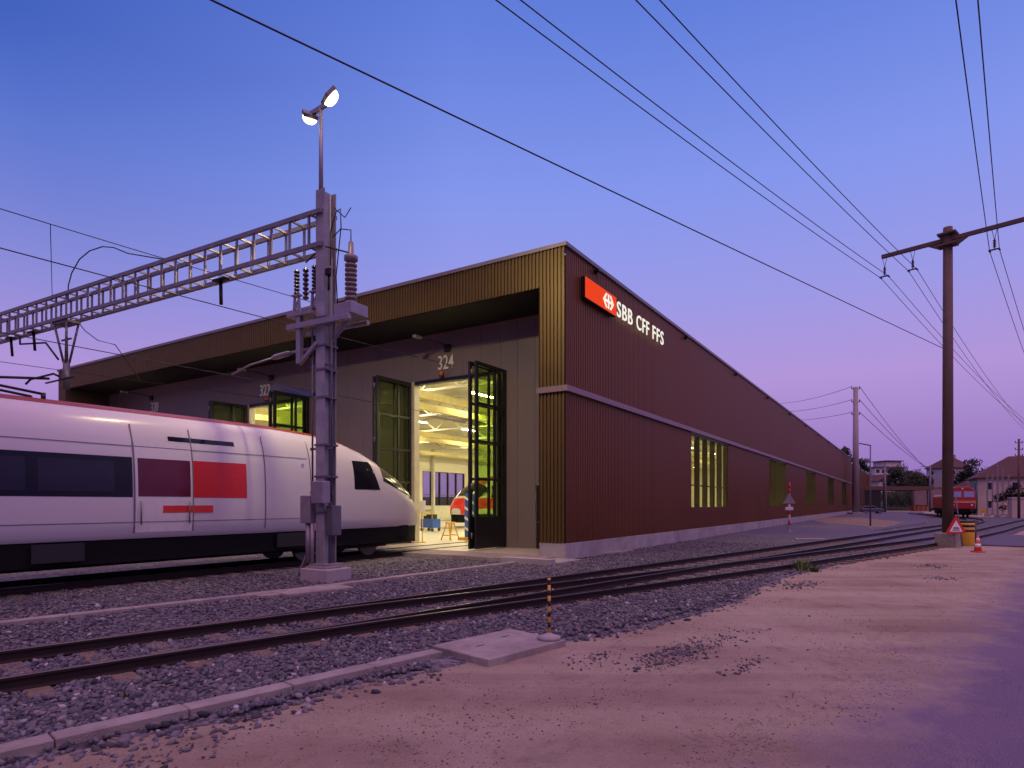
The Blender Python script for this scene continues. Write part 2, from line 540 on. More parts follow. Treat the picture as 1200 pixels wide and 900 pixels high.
def asphalt_material(name, col, edge=None):
    """edge: the sheet thins out in dust and grit across its left border (local y is the distance from that border)"""
    m = bpy.data.materials.new(name); m.use_nodes = True
    t = m.node_tree; L = t.links.new
    b = t.nodes['Principled BSDF']; b.inputs['Roughness'].default_value = .85
    b.inputs['Specular IOR Level'].default_value = .3
    tcn = t.nodes.new('ShaderNodeTexCoord')
    def noi(scale, det=6, rough=.6):
        n = t.nodes.new('ShaderNodeTexNoise'); n.inputs['Scale'].default_value = scale
        n.inputs['Detail'].default_value = det; n.inputs['Roughness'].default_value = rough
        L(tcn.outputs['Object'], n.inputs['Vector']); return n
    def rng_(sock, a, b_, c=0., d=1.):
        r = t.nodes.new('ShaderNodeMapRange'); r.inputs['From Min'].default_value = a; r.inputs['From Max'].default_value = b_
        r.inputs['To Min'].default_value = c; r.inputs['To Max'].default_value = d
        L(sock, r.inputs['Value']); return r.outputs[0]
    def mix(f, A, B_):
        x = t.nodes.new('ShaderNodeMix'); x.data_type = 'RGBA'
        L(f, x.inputs['Factor'])
        for s_, n_ in ((A, 'A'), (B_, 'B')):
            if hasattr(s_, 'links'): L(s_, x.inputs[n_])
            else: x.inputs[n_].default_value = (*s_, 1)
        return x.outputs['Result']
    gr = noi(70, 4, .85)
    c = mix(rng_(gr.outputs[0], .35, .65), tuple(x * .30 for x in col), tuple(x * 1.75 for x in col))
    c = mix(rng_(noi(.5, 5).outputs[0], .4, .7, 0, .5), c, tuple(x * 1.35 for x in (col[0] * 1.12, col[1], col[2] * .93)))
    L(c, b.inputs['Base Color'])
    bp = t.nodes.new('ShaderNodeBump'); bp.inputs['Strength'].default_value = .6; bp.inputs['Distance'].default_value = .012
    L(gr.outputs[0], bp.inputs['Height']); L(bp.outputs[0], b.inputs['Normal'])
    if edge:
        sp = t.nodes.new('ShaderNodeSeparateXYZ'); L(tcn.outputs['Object'], sp.inputs[0])
        a = t.nodes.new('ShaderNodeMath'); a.operation = 'MULTIPLY_ADD'
        L(noi(1.1, 8, .7).outputs[0], a.inputs[0]); a.inputs[1].default_value = 2.6; L(sp.outputs['Y'], a.inputs[2])
        # dirt from beside it creeps over the asphalt and covers it at the border
        fac = rng_(a.outputs[0], edge - .35, edge + .85)
        dc, dh, _g, _n, _r, _m = dirt_nodes(t)
        L(mix(fac, c, dc), b.inputs['Base Color'])
        hm = t.nodes.new('ShaderNodeMix'); hm.data_type = 'FLOAT'
        lo_ = t.nodes.new('ShaderNodeMath'); lo_.operation = 'MULTIPLY'; lo_.inputs[1].default_value = .35
        L(gr.outputs[0], lo_.inputs[0])
        L(fac, hm.inputs['Factor']); L(lo_.outputs[0], hm.inputs['A']); L(dh, hm.inputs['B'])
        L(hm.outputs[0], bp.inputs['Height']); bp.inputs['Distance'].default_value = .03; bp.inputs['Strength'].default_value = .8
        ro = rng_(fac, 0, 1, .85, .95); L(ro, b.inputs['Roughness'])
        b.inputs['Specular IOR Level'].default_value = .2
        cut = rng_(a.outputs[0], edge + 1.0, edge + 1.02)
        tr = t.nodes.new('ShaderNodeBsdfTransparent')
        mx = t.nodes.new('ShaderNodeMixShader')
        L(cut, mx.inputs[0]); L(b.outputs[0], mx.inputs[1]); L(tr.outputs[0], mx.inputs[2])
        L(mx.outputs[0], t.nodes['Material Output'].inputs['Surface'])
    return m
# sheets authored in the track frame: local x = s, local y = -n (to the left of the road)
def sheet(name, quads_sn, z, m, label, cell=None):
    mb = MB()
    for poly in quads_sn:
        vs = [(s, -n, z) for s, n in poly]
        mb.add(vs, [tuple(range(len(vs)))])
    o = mb.build(name, m, rot=(0, 0, TA))
    return tag(o, label, None, None, 'structure')
mb = MB()                                    # the road is laid on the ground's own grid, 6 mm above it
ids = {}
for f in fs:
    q = [(vs[k][0] * .682 + vs[k][1] * .731, vs[k][0] * .731 - vs[k][1] * .682) for k in f]
    if min(a for a, b in q) < -60 or max(a for a, b in q) > 170 or max(b for a, b in q) < -4.6 or min(b for a, b in q) > 16: continue
    r = []
    for k, (a, b) in zip(f, q):
        if k not in ids:
            ids[k] = len(mb.v); mb.v.append((a, -b, vs[k][2] + .002))
        r.append(ids[k])
    mb.f.append(tuple(r)); mb.sm.append(True)
tag(mb.build('road', asphalt_material('road_asphalt', (.140, .112, .165), edge=2.5), rot=(0, 0, TA)), 'dusty grey asphalt road in the right foreground', None, None, 'structure')
sheet('asphalt_yard', [[(36.5, -26), (36.5, -2), (50, -2), (50, -26)], [(50, -11.6), (50, -40), (160, -80), (175, -30), (75, -12.5)]], .006,
      asphalt_material('yard_asphalt', (.095, .088, .12)), 'asphalt yard and level crossing beyond the tracks')
M_BALTEX = None
def ballast_material():
    m = bpy.data.materials.new('ballast'); m.use_nodes = True
    t = m.node_tree; L = t.links.new
    b = t.nodes['Principled BSDF']; b.inputs['Roughness'].default_value = .9
    b.inputs['Specular IOR Level'].default_value = .25
    g = t.nodes.new('ShaderNodeNewGeometry')
    v = t.nodes.new('ShaderNodeTexVoronoi'); v.inputs['Scale'].default_value = 17
    L(g.outputs['Position'], v.inputs['Vector'])
    sp = t.nodes.new('ShaderNodeSeparateColor'); L(v.outputs['Color'], sp.inputs[0])
    r = t.nodes.new('ShaderNodeValToRGB')
    e = r.color_ramp.elements
    e[0].color = (.032, .033, .042, 1); e[1].color = (.25, .24, .255, 1)
    k = e.new(.5); k.color = (.10, .098, .115, 1)
    L(sp.outputs[0], r.inputs[0])
    mx = t.nodes.new('ShaderNodeMix'); mx.data_type = 'RGBA'
    n = t.nodes.new('ShaderNodeTexNoise'); n.inputs['Scale'].default_value = .5
    L(g.outputs['Position'], n.inputs['Vector'])
    mr_ = t.nodes.new('ShaderNodeMapRange'); mr_.inputs['From Min'].default_value = .45; mr_.inputs['From Max'].default_value = .7; mr_.inputs['To Max'].default_value = .45
    L(n.outputs[0], mr_.inputs['Value']); L(mr_.outputs[0], mx.inputs['Factor'])
    L(r.outputs[0], mx.inputs['A']); mx.inputs['B'].default_value = (.14, .125, .125, 1)
    L(mx.outputs['Result'], b.inputs['Base Color'])
    bp = t.nodes.new('ShaderNodeBump'); bp.inputs['Strength'].default_value = 1.0; bp.inputs['Distance'].default_value = .05
    bp.invert = True
    L(v.outputs['Distance'], bp.inputs['Height']); L(bp.outputs[0], b.inputs['Normal'])
    return m
M_BALTEX = ballast_material()
def ballast_edge(s):
    base = float(np.interp(s, [-30, -2, 6, 9, 11, 14, 18, 24, 30, 37], [-6.0, -5.95, -5.85, -5.4, -5.35, -5.75, -6.3, -6.1, -5.6, -5.2]))
    return base + .22 * n2(s, 3.1, .8, 2) + .12 * n2(s, 1.1, 2.6, 4)
mb = MB()
sl_ = np.arange(-30, 36.8, .4)
rows = []
offs = [0.35, .12, -.15, -.5, -1.5, -4, -9, -18, -34]
for i, s in enumerate(sl_):
    e = ballast_edge(s)
    for k, o in enumerate(offs):
        z = [-.1, -.035, -.008, 0, 0, 0, 0, 0, 0][k]
        mb.v.append((s, -(e + o), z + .012 * n2(s, e + o, 1.3, 8) * (k > 1)))
no = len(offs)
for i in range(len(sl_) - 1):
    for k in range(no - 1):
        mb.f.append((i * no + k, i * no + k + 1, (i + 1) * no + k + 1, (i + 1) * no + k)); mb.sm.append(True)
tag(mb.build('ballast_bed', M_BALTEX, rot=(0, 0, TA)), 'grey crushed stone ballast bed under the tracks', None, None, 'structure')
sheet('ballast_strip', [[(50, -4), (50, -11.4), (75, -12.4), (112, -19), (150, -34), (150, -26), (112, -12), (130, -3)]], .0, M_BALTEX, 'grey ballast strip under the tracks beyond the crossing')
sheet('dirt_patch', [[(58, -12.6), (66, -19.5), (92, -30), (96, -24), (75, -14.4)]], .012, mat('tan_dirt', (.20, .145, .095), .95, var=.2, scale=1.5, bump=.3), 'tan dirt patch left of the far track')

# ------------------------------------------------------------------ loose stones
def rock_field(name, pts, sizes, cols, label, earth=False):
    """many small angular stones as one mesh"""
    ico = []
    for sd in range(6):
        bm = bmesh.new(); bmesh.ops.create_icosphere(bm, subdivisions=1, radius=1)
        r_ = random.Random(sd)
        vv = np.array([v.co[:] for v in bm.verts]); vv *= np.array([[r_.uniform(.7, 1.25)] for _ in vv])
        vv *= np.array([1.15, .8, .62])
        ff = np.array([[v.index for v in f.verts] for f in bm.faces]); bm.free()
        ico.append((vv, ff))
    N = len(pts)
    V = np.zeros((N, 12, 3)); Fa = np.zeros((N, 20, 3), dtype=np.int64)
    kind = rng.integers(0, 6, N)
    a = rng.uniform(0, 2 * PI, N); tl = rng.normal(0, .45, N); t2 = rng.normal(0, .45, N)
    for k in range(6):
        idx = np.where(kind == k)[0]
        vv, ff = ico[k]
        v = vv[None] * sizes[idx][:, None, None]
        ca, sa = np.cos(tl[idx])[:, None], np.sin(tl[idx])[:, None]
        y = v[..., 1] * ca - v[..., 2] * sa; z = v[..., 1] * sa + v[..., 2] * ca
        x = v[..., 0]
        cb, sb = np.cos(t2[idx])[:, None], np.sin(t2[idx])[:, None]
        x, z = x * cb - z * sb, x * sb + z * cb
        cc, sc = np.cos(a[idx])[:, None], np.sin(a[idx])[:, None]
        x, y = x * cc - y * sc, x * sc + y * cc
        V[idx] = np.stack([x, y, z], -1) + pts[idx][:, None, :]
        Fa[idx] = ff[None] + (idx * 12)[:, None, None]
    me = bpy.data.meshes.new(name)
    nv = N * 12; nf = N * 20
    me.vertices.add(nv); me.vertices.foreach_set('co', V.reshape(-1))
    me.loops.add(nf * 3); me.loops.foreach_set('vertex_index', Fa.reshape(-1).astype(np.int32))
    me.polygons.add(nf); me.polygons.foreach_set('loop_start', np.arange(nf, dtype=np.int32) * 3)
    me.update(calc_edges=True)
    at = me.attributes.new('stone', 'FLOAT', 'FACE')
    at.data.foreach_set('value', np.repeat(cols, 20).astype(np.float32))
    o = bpy.data.objects.new(name, me); COL.objects.link(o)
    mname = 'earth_crumbs' if earth else 'stones'
    m = bpy.data.materials.get(mname)
    if m is None:
        m = bpy.data.materials.new(mname); m.use_nodes = True
        t = m.node_tree; b = t.nodes['Principled BSDF']; b.inputs['Roughness'].default_value = .85
        b.inputs['Specular IOR Level'].default_value = .3
        an = t.nodes.new('ShaderNodeAttribute'); an.attribute_name = 'stone'
        r = t.nodes.new('ShaderNodeValToRGB'); e = r.color_ramp.elements
        e[0].color = (.05, .052, .066, 1); e[1].color = (.46, .44, .46, 1)
        for p_, c_ in ((.3, (.105, .105, .127)), (.55, (.17, .167, .19)), (.78, (.21, .18, .165)), (.92, (.31, .295, .31))):
            k = e.new(p_); k.color = (*c_, 1)
        if earth:
            for q in e: q.color = (q.color[1] * .55 + .13, q.color[1] * .5 + .085, q.color[1] * .42 + .06, 1)
        t.links.new(an.outputs['Fac'], r.inputs[0])
        n = t.nodes.new('ShaderNodeTexNoise'); n.inputs['Scale'].default_value = 45
        mm = t.nodes.new('ShaderNodeMix'); mm.data_type = 'RGBA'; mm.blend_type = 'MULTIPLY'; mm.inputs['Factor'].default_value = .35
        t.links.new(r.outputs[0], mm.inputs['A']); t.links.new(n.outputs[0], mm.inputs['B'])
        t.links.new(mm.outputs['Result'], b.inputs['Base Color'])
    me.materials.append(m)
    return tag(o, label, 'gravel', None, 'stuff')
NT = -8.95                 # centre line of the near track
SLEEP = 0.78
def stones_on_bed():
    pts = []; sz = []
    N = 230000
    s = rng.uniform(-5, 30, N); n = rng.uniform(-17, -4.6, N)
    x = s * .682 + n * .731; y = s * .731 - n * .682
    dist = np.hypot(x, y)
    dens = np.clip((7.5 / np.maximum(dist, 1)) ** 2.1, 0.05, 1)
    ok = (rng.uniform(0, 1, N) < dens) & (y > 1.5) & (np.abs(x) < y * .95 + 1.2)
    s, n, dist = s[ok], n[ok], dist[ok]
    ed = np.array([ballast_edge(a) for a in s])
    into = ed - n
    p = np.clip((into + .6) / .65, 0, 1) ** 2.8
    ok = rng.uniform(0, 1, len(s)) < p
    # keep the cable trough, the cover slab, the rails and the sleeper ends clear
    ok &= ~((np.abs(n + 6.2) < .15) & (s < 5.35))
    ok &= ~((n > -6.65) & (n < -5.35) & (s > 4.85) & (s < 6.75))
    ok &= ~((np.abs(n - NT - .75) < .10) | (np.abs(n - NT + .75) < .10))
    ph = ((s - 1.4) / SLEEP) % 1.0
    on_sl = (np.minimum(ph, 1 - ph) * SLEEP < .12) & (np.abs(n - NT) < 1.22)
    ok &= ~(on_sl & (rng.uniform(0, 1, len(s)) < np.where(n - NT > .8, .90, .22)))
    s, n, into = s[ok], n[ok], into[ok]
    sz = np.clip(rng.lognormal(-3.62, .33, len(s)), .011, .055) * np.where(into < .3, 1.12, 1)
    z = .004 + rng.uniform(0, .016, len(s)) + np.where(into < 0, -.04, 0)
    P_ = np.stack([s * .682 + n * .731, s * .731 - n * .682, z], -1)
    c = np.clip(rng.normal(.45, .23, len(s)), 0, 1)
    rock_field('ballast_stones', P_, sz, c, 'loose grey ballast stones around the near track')
stones_on_bed()
def gravel_patches():
    out = []
    spots = [((795, 762), 1.0, .30, 520), ((872, 776), .5, .16, 70), ((1090, 662), .9, .5, 200), ((1103, 676), .8, .35, 130),
             ((935, 684), 1.1, .4, 300), ((700, 768), .5, .3, 70), ((860, 745), 1.0, .4, 45), ((150, 895), .5, .3, 90), ((250, 860), .6, .3, 70)]
    for (px_, py_), a, b_, n in spots:
        c = P(px_, py_, CAMH * F / (py_ - 590))
        for i in range(n):
            r = math.sqrt(random.random()) * (1 + .3 * random.gauss(0, 1)); t = random.uniform(0, 2 * PI)
            q = c + SD * (r * a * math.cos(t)) + ND * (r * b_ * math.sin(t))
            out.append((q.x, q.y, ground_z(q.x, q.y) + random.uniform(0, .012)))
    # single stones strewn over the dirt
    for i in range(260):
        s = random.uniform(-1, 40); n = random.uniform(-6, -1.5)
        q = T(s, n)
        if n2(q.x, q.y, .5, 9) > .05:
            out.append((q.x, q.y, ground_z(q.x, q.y)))
    a = np.array(out)
    rock_field('scattered_gravel', a, np.clip(rng.lognormal(-4.3, .45, len(a)), .005, .036), np.clip(rng.normal(.4, .2, len(a)), 0, 1), 'scattered gravel and pebbles strewn over the dirt')
gravel_patches()
def crumbs():
    N = 60000
    s_ = rng.uniform(-1, 26, N); n_ = rng.uniform(-6.3, -1.4, N)
    x = s_ * .682 + n_ * .731; y = s_ * .731 - n_ * .682
    d = np.hypot(x, y)
    cl = np.array([n2(a, b, .8, 21) + .5 * n2(a, b, 2.7, 5) for a, b in zip(x, y)])
    ok = (rng.uniform(0, 1, N) < np.clip((5.5 / d) ** 2, .04, 1) * np.clip(.35 + 1.5 * cl, .06, 1)) & (y > 2) & (np.abs(x) < y)
    x, y = x[ok], y[ok]
    z = np.array([ground_z(a, b) + .001 for a, b in zip(x, y)])
    rock_field('dirt_crumbs', np.stack([x, y, z], -1), np.clip(rng.lognormal(-5.1, .45, len(x)), .003, .018), np.clip(rng.normal(.45, .25, len(x)), 0, 1),
               'small crumbs of dry earth lying all over the dirt', earth=True)
crumbs()

# ------------------------------------------------------------------ depot hall
LEN, WID, TOP = 120.0, 38.0, 10.87
REC = 2.65
SOFF = 9.5
FZ = .14                                   # hall floor
DOORS = (6.85, 19.0, 31.2)                 # gate centres (v)
DW, DH = 4.9, 7.35
WINS = ((14.5, 22.5), (36.5, 44.5), (58, 66), (79.5, 87.5), (101, 109))
WZ0, WZ1 = 1.72, 5.70
hall = thing('depot_hall', 'long flat roofed train depot hall clad in ribbed bronze metal', 'train depot', BC, BA)
def cladding():
    mb = MB()
    cur = 0.0
    for a, b in WINS + ((LEN, LEN),):
        mb.corr((cur, 0), (1, 0), a - cur, (0, -1), .58, 5.78, depth=.026)
        if b > a:
            mb.corr((a, 0), (1, 0), b - a, (0, -1), .58, WZ0, depth=.026)
        cur = b
    mb.corr((0, 0), (1, 0), LEN, (0, -1), 5.98, 10.74, depth=.026)
    return mb
cladding().build('side_cladding', M_BRONZE, hall)
mb = MB()
for v0 in (0.0, WID - 1.0):
    mb.corr((0, v0), (0, 1), 1.0, (-1, 0), .58, 5.78)
    mb.corr((0, v0), (0, 1), 1.0, (-1, 0), 5.98, SOFF)
mb.corr((0, 0), (0, 1), WID, (-1, 0), SOFF, 10.74)
mb.build('front_cladding', M_GOLD, hall)
mb = MB()                                   # inner returns and backs of the piers
mb.box(.004, REC, .95, 1.0, FZ, SOFF); mb.box(.004, REC, WID - 1, WID - .95, FZ, SOFF)
mb.box(.004, .06, .05, .95, FZ, SOFF); mb.box(.004, .06, WID - .95, WID, FZ, SOFF)
mb.box(.004, .2, 1.0, WID - 1, SOFF + .02, 10.7)
mb.build('pier_return', mat('pier_return_metal', (.10, .06, .045), .55, .2), hall)
mb = MB()
mb.box(-.14, LEN, -.16, -.002, 5.78, 5.98); mb.box(-.14, -.002, 0, 1.06, 5.78, 5.98); mb.box(-.14, -.002, WID - 1.06, WID, 5.78, 5.98)
mb.build('trim_band', M_BAND, hall)
mb = MB()
mb.box(-.1, LEN, -.1, .3, 10.74, TOP); mb.box(-.1, .3, .3, WID + .1, 10.74, TOP); mb.box(.3, LEN, WID - .3, WID + .1, 10.74, TOP)
mb.build('coping', M_COPING, hall)
mb = MB()
mb.box(.3, LEN, .3, WID - .3, 10.3, 10.7)
mb.build('roof', mat('roof_sheet', (.2, .2, .2), .8), hall)
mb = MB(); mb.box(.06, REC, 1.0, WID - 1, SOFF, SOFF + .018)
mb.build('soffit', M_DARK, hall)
mb = MB()
u = .31
while u < LEN - .1:                          # precast plinth elements with open joints
    mb.box(u + .008, min(u + 5.9, LEN), -.03, .3, -.2, .575); u += 5.92
mb.build('plinth', M_CONC, hall, bevel=.012)
MB().box(-.03, .3, -.03, 1.0, -.2, .578).build('plinth', M_CONC, hall, bevel=.012)
MB().box(-.03, .3, WID - 1, WID, -.2, .578).build('plinth', M_CONC, hall, bevel=.012)
mb = MB()                                   # brackets under the coping
for u in np.arange(2.2, LEN, 11.0):
    MB().box(u, u + .22, -.24, -.06, 10.56, 10.64).box(u + .06, u + .16, -.16, -.05, 10.48, 10.56).build('eaves_bracket', M_DOORF, hall)
# recessed gate wall
def segs(lo, hi, holes):
    cur = lo; r = []
    for a, b in holes:
        r.append((cur, a)); cur = b
    r.append((cur, hi)); return r
holes = [(c - DW / 2, c + DW / 2) for c in DOORS]
PD = (1.82, 2.74)
mb = MB()
def panels(v0, v1, z0, z1):
    n = max(1, round((v1 - v0) / 1.0)); p = (v1 - v0) / n
    for i in range(n):
        mb.box(REC, REC + .05, v0 + i * p + .006, v0 + (i + 1) * p - .006, z0, z1)
panels(1.0, PD[0], FZ, SOFF); panels(PD[0], PD[1], 2.72, SOFF); panels(PD[1], holes[0][0], FZ, SOFF)
for a, b in holes: panels(a, b, DH + FZ, SOFF)
for a, b in ((holes[0][1], holes[1][0]), (holes[1][1], holes[2][0]), (holes[2][1], WID - 1)): panels(a, b, FZ, SOFF)
mb.build('front_wall', M_PANEL, hall)
mb = MB()
for a, b in ((.3, PD[0]), (PD[1], holes[0][0])) + ((holes[0][1], holes[1][0]), (holes[1][1], holes[2][0]), (holes[2][1], WID - .3)):
    mb.box(REC + .055, REC + .25, a, b, FZ, 9.6)
mb.box(REC + .055, REC + .25, PD[0], PD[1], 2.72, 9.6)
for a, b in holes: mb.box(REC + .055, REC + .25, a, b, DH + FZ, 9.6)
mb.build('front_inner_wall', M_INNER, hall)
pd = MB().box(REC + .03, REC + .09, PD[0] + .03, PD[1] - .03, FZ, 2.69).build('door', M_DOORF, hall)
MB().tube([(REC - .02, PD[1] - .15, 1.2), (REC - .05, PD[1] - .15, 1.2), (REC - .05, PD[1] - .28, 1.2)], .014).build('handle', M_GALV, pd)
# long walls with window openings, inner end wall, floor, ceiling
def long_wall(y0, y1):
    mb = MB()
    for a, b in segs(REC + .25 if y0 < 1 else REC + .25, LEN, WINS): mb.box(a, b, y0, y1, FZ, 9.6)
    for a, b in WINS: mb.box(a, b, y0, y1, FZ, WZ0 - .02); mb.box(a, b, y0, y1, WZ1 + .02, 9.6)
    return mb
long_wall(.06, .34).build('long_wall', M_INNER, hall)
long_wall(WID - .34, WID - .06).build('long_wall', M_INNER, hall)
MB().box(LEN - .3, LEN - .1, .3, WID - .3, FZ, 10.2).build('end_wall', M_INNER, hall)
mb = MB().box(.05, LEN - .1, .32, WID - .3, -.3, FZ); mb.build('floor', M_FLOOR, hall)
MB().box(REC + .25, LEN - .3, .3, WID - .3, 9.6, 9.8).build('ceiling', M_INNER, hall)
# windows with deep vertical fins
def window(a, b, yo, sgn):
    mb = MB()
    n = 5; p = (b - a) / n
    for i in range(n + 1):
        mb.box(a + i * p - .035, a + i * p + .035, yo, yo + sgn * .30, WZ0, WZ1)
    mb.box(a, b, yo, yo + sgn * .33, WZ0 - .018, WZ0 + .03); mb.box(a, b, yo + sgn * .01, yo + sgn * .31, WZ1 - .05, WZ1 + .018)
    mb.box(a, b, yo + sgn * .24, yo + sgn * .29, 2.93, 3.0)
    f = mb.build('window', M_FIN, hall)
    MB().box(a + .03, b - .03, yo + sgn * .262, yo + sgn * .272, WZ0 + .03, WZ1 - .05).build('pane', M_GLASSC, f)
for a, b in WINS:
    window(a, b, -.01, 1)
    window(a, b, WID - .05, -1)
# steelwork inside
mb = MB()
for u in np.arange(8, LEN, 7.5):
    for v in (.65, WID - .65):
        MB().box(u - .15, u + .15, v - .18, v + .18, FZ, 8.2).build('column', M_BEAM, hall)
for u in np.arange(8, 80, 7.5):
    mb.box(u - .12, u + .12, .5, WID - .5, 9.25, 9.4); mb.box(u - .12, u + .12, .5, WID - .5, 8.2, 8.33)
    nb = 26; p = (WID - 1.4) / nb
    for i in range(nb):
        a = (u, .7 + i * p, 8.3 if i % 2 else 9.28); b = (u, .7 + (i + 1) * p, 9.28 if i % 2 else 8.3)
        mb.bar(a, b, .1, .1, up=(1, 0, 0))
mb.build('roof_truss', M_BEAM, hall)
mb = MB()
for v in (2.4, 11.6, 14.2, 23.8, 26.3, 36):
    mb.box(REC + .4, 90, v - .12, v + .12, 7.45, 7.85)
mb.build('crane_rail', mat('crane_rail_paint', (.6, .52, .2), .5), hall)
mb = MB()
for v in (4.2, 9.6, 16.2, 21.8):
    for k in range(2): mb.tube([(REC + .5, v + k * .5, 8.95), (90, v + k * .5, 8.95)], .14, 10)
mb.build('ceiling_duct', M_GALV, hall)
# folding gate leaves
def leaf_frame(x0, x1, y):
    """a leaf standing perpendicular to the wall, from x0 (outer edge) to x1 (hinge)"""
    mb = MB(); t = .045
    z0, z1 = FZ + .05, DH + FZ - .05
    mb.box(x0, x0 + .15, y - t, y + t, z0, z1); mb.box(x1 - .15, x1, y - t, y + t, z0, z1)
    mb.box(x0 + .15, x1 - .15, y - t, y + t, z0, z0 + 1.25); mb.box(x0 + .15, x1 - .15, y - t, y + t, z1 - .16, z1)
    h = (z1 - .16 - z0 - 1.25) / 4
    for k in range(1, 4): mb.box(x0 + .15, x1 - .15, y - t, y + t, z0 + 1.25 + k * h - .05, z0 + 1.25 + k * h + .05)
    xm = (x0 + x1) / 2 + .25
    mb.box(xm - .05, xm + .05, y - t + .003, y + t - .003, z0 + 1.25, z1 - .16)
    return mb, (x0 + .15, x1 - .15, y, z0 + 1.25, z1 - .16)
def gate(c):
    for sg in (-1, 1):
        yh = c + sg * DW / 2
        for k, dy in enumerate((0.0, sg * .26)):
            mbf, g = leaf_frame(REC - 2.2 + k * .06, REC - .02, yh + dy)
            f = mbf.build('gate_leaf', M_DOORF, hall)
            MB().box(g[0], g[1], g[2] - .008, g[2] + .008, g[3], g[4]).build('glazing', M_GLASSG, f)
            if k == 0:
                for z in (.6, 2.5, 4.6, 6.9): MB().tube([(REC - 2.2, yh + sg * .13, z), (REC - 2.2, yh + sg * .13, z + .22)], .035).build('hinge', M_GALVD, f)
                MB().tube([(REC - 2.1, yh + dy - sg * .06, 1.1), (REC - 2.1, yh + dy - sg * .06, 1.45)], .015).build('handle', M_GALVD, f)
        # pale jamb lining of the opening
        MB().box(REC - .03, REC + .32, yh - sg * .22, yh - sg * .03, FZ, DH + FZ - .02).build('gate_jamb', mat('gate_jamb_paint', (.5, .46, .36), .5), hall)
    MB().box(REC - .02, REC + .3, c - DW / 2 + .22, c + DW / 2 - .22, DH + FZ - .16, DH + FZ - .01).build('gate_head', M_DOORF, hall)
for c in DOORS: gate(c)
# rear hall behind the joint
rear = thing('rear_hall', 'rear continuation of the bronze depot behind a narrow dark joint', 'train depot', B(LEN + .7, 0), BA)
mb = MB(); mb.corr((0, .9), (1, 0), 84, (0, -1), .5, 10.5, pitch=.3); mb.corr((0, .9), (0, 1), 30, (-1, 0), .5, 10.5, pitch=.3); mb.build('cladding', M_BRONZE, rear)
MB().box(.05, 84, .95, 38, -.2, 10.5).build('wall', M_BRONZE, rear)
MB().box(-.05, 84, .84, 38, 10.5, 10.65).build('coping', M_COPING, rear)
MB().box(-.04, 84, .86, 1.2, -.2, .5).build('plinth', M_CONC, rear)
for u in (22, 43, 64):
    f = MB().box(u, u + 8, .78, .84, 1.7, 5.7).build('window', M_FIN, rear)
MB().box(LEN - .02, LEN + .75, .8, 30, -.2, 10.3).build('joint_wall', M_BLACK, hall)

# ---- apron, kerb, interior tracks
ap = MB(); ap.box(-1.5, .045, .35, WID + 2, -.2, FZ - .01); ap.box(-1.5, -.04, -.6, .345, -.2, FZ - .06)
tag(ap.build('apron', M_CONC2, loc=BC, rot=(0, 0, BA), bevel=.01), 'concrete apron slab in front of the depot gates', None, None, 'structure')
single('concrete_kerb_block', MB().add([B(-1.9, -.5, -.1), B(-1.6, -.5, -.1), B(-1.6, 1.4, -.1), B(-1.9, 1.4, -.1), B(-1.9, -.5, .2), B(-1.6, -.5, .2), B(-1.6, 1.4, .2), B(-1.9, 1.4, .2)],
       [(0, 3, 2, 1), (4, 5, 6, 7), (0, 1, 5, 4), (1, 2, 6, 5), (2, 3, 7, 6), (3, 0, 4, 7)]), M_CONC, 'low concrete kerb block at the apron end near the building corner', 'kerb', bevel=.015)

# ------------------------------------------------------------------ signs on the hall
sg = thing('company_sign', 'lit red panel with white arrow emblem and letters SBB CFF FFS on brown wall', 'sign', B(1.1, -.06, 9.25), BA)
M_SIGNR = emit('sign_red_light', (0.80, 0.055, 0.015), 1.05)
M_SIGNW = emit('sign_white_light', (1.0, 0.96, 0.84), 0.95)
MB().box(0, 2.8, -.16, .0, .02, .78).build('panel_box', M_DOORF, sg)
MB().box(.015, 2.785, -.168, -.161, .035, .765).build('red_panel', M_SIGNR, sg)
def emblem():
    mb = MB()
    def poly(p):
        mb.prism([(x + 2.02, z + .4) for x, z in p], -.185, -.169, axis='y')
    t = .052
    poly([(-t, -.27), (t, -.27), (t, .27), (-t, .27)])
    poly([(-.30, -t), (-t - .001, -t), (-t - .001, t), (-.30, t)]); poly([(t + .001, -t), (.30, -t), (.30, t), (t + .001, t)])
    for s in (-1, 1):
        q = [(s * .50, 0), (s * .24, .27), (s * .11, .27), (s * .30, t + .001), (s * .30, -t - .001), (s * .11, -.27), (s * .24, -.27)]
        poly(q if s > 0 else q[::-1])
    return mb
emblem().build('emblem', M_SIGNW, sg)
def placed_text(txt, size, ext, bold, m, name, parent, target_w, target_h, loc, rotm, align='LEFT', space=1.0):
    me = text_mesh(txt, size, ext, bold, m, name, align, space)
    a = np.zeros(len(me.vertices) * 3); me.vertices.foreach_get('co', a); a = a.reshape(-1, 3)
    lo, hi = a.min(0), a.max(0)
    a[:, 0] = (a[:, 0] - lo[0]) * target_w / (hi[0] - lo[0])
    a[:, 1] = (a[:, 1] - lo[1]) * target_h / (hi[1] - lo[1])
    if align == 'CENTER': a[:, 0] -= target_w / 2
    me.vertices.foreach_set('co', a.reshape(-1)); me.update()
    o = bpy.data.objects.new(name, me); COL.objects.link(o)
    if parent is not None: o.parent = parent
    o.matrix_basis = Matrix.Translation(loc) @ rotm
    return o
RX = Matrix.Rotation(R(90), 4, 'X')
RF = Matrix.Rotation(R(-90), 4, 'Z') @ RX
cur = 2.97
for wd, wid in (('SBB', 1.62), ('CFF', 1.5), ('FFS', 1.45)):
    placed_text(wd, 1, .012, .004, M_SIGNW, 'lettering', sg, wid, .62, (cur, -.12, .10), RX, space=1.12)
    cur += wid + .46
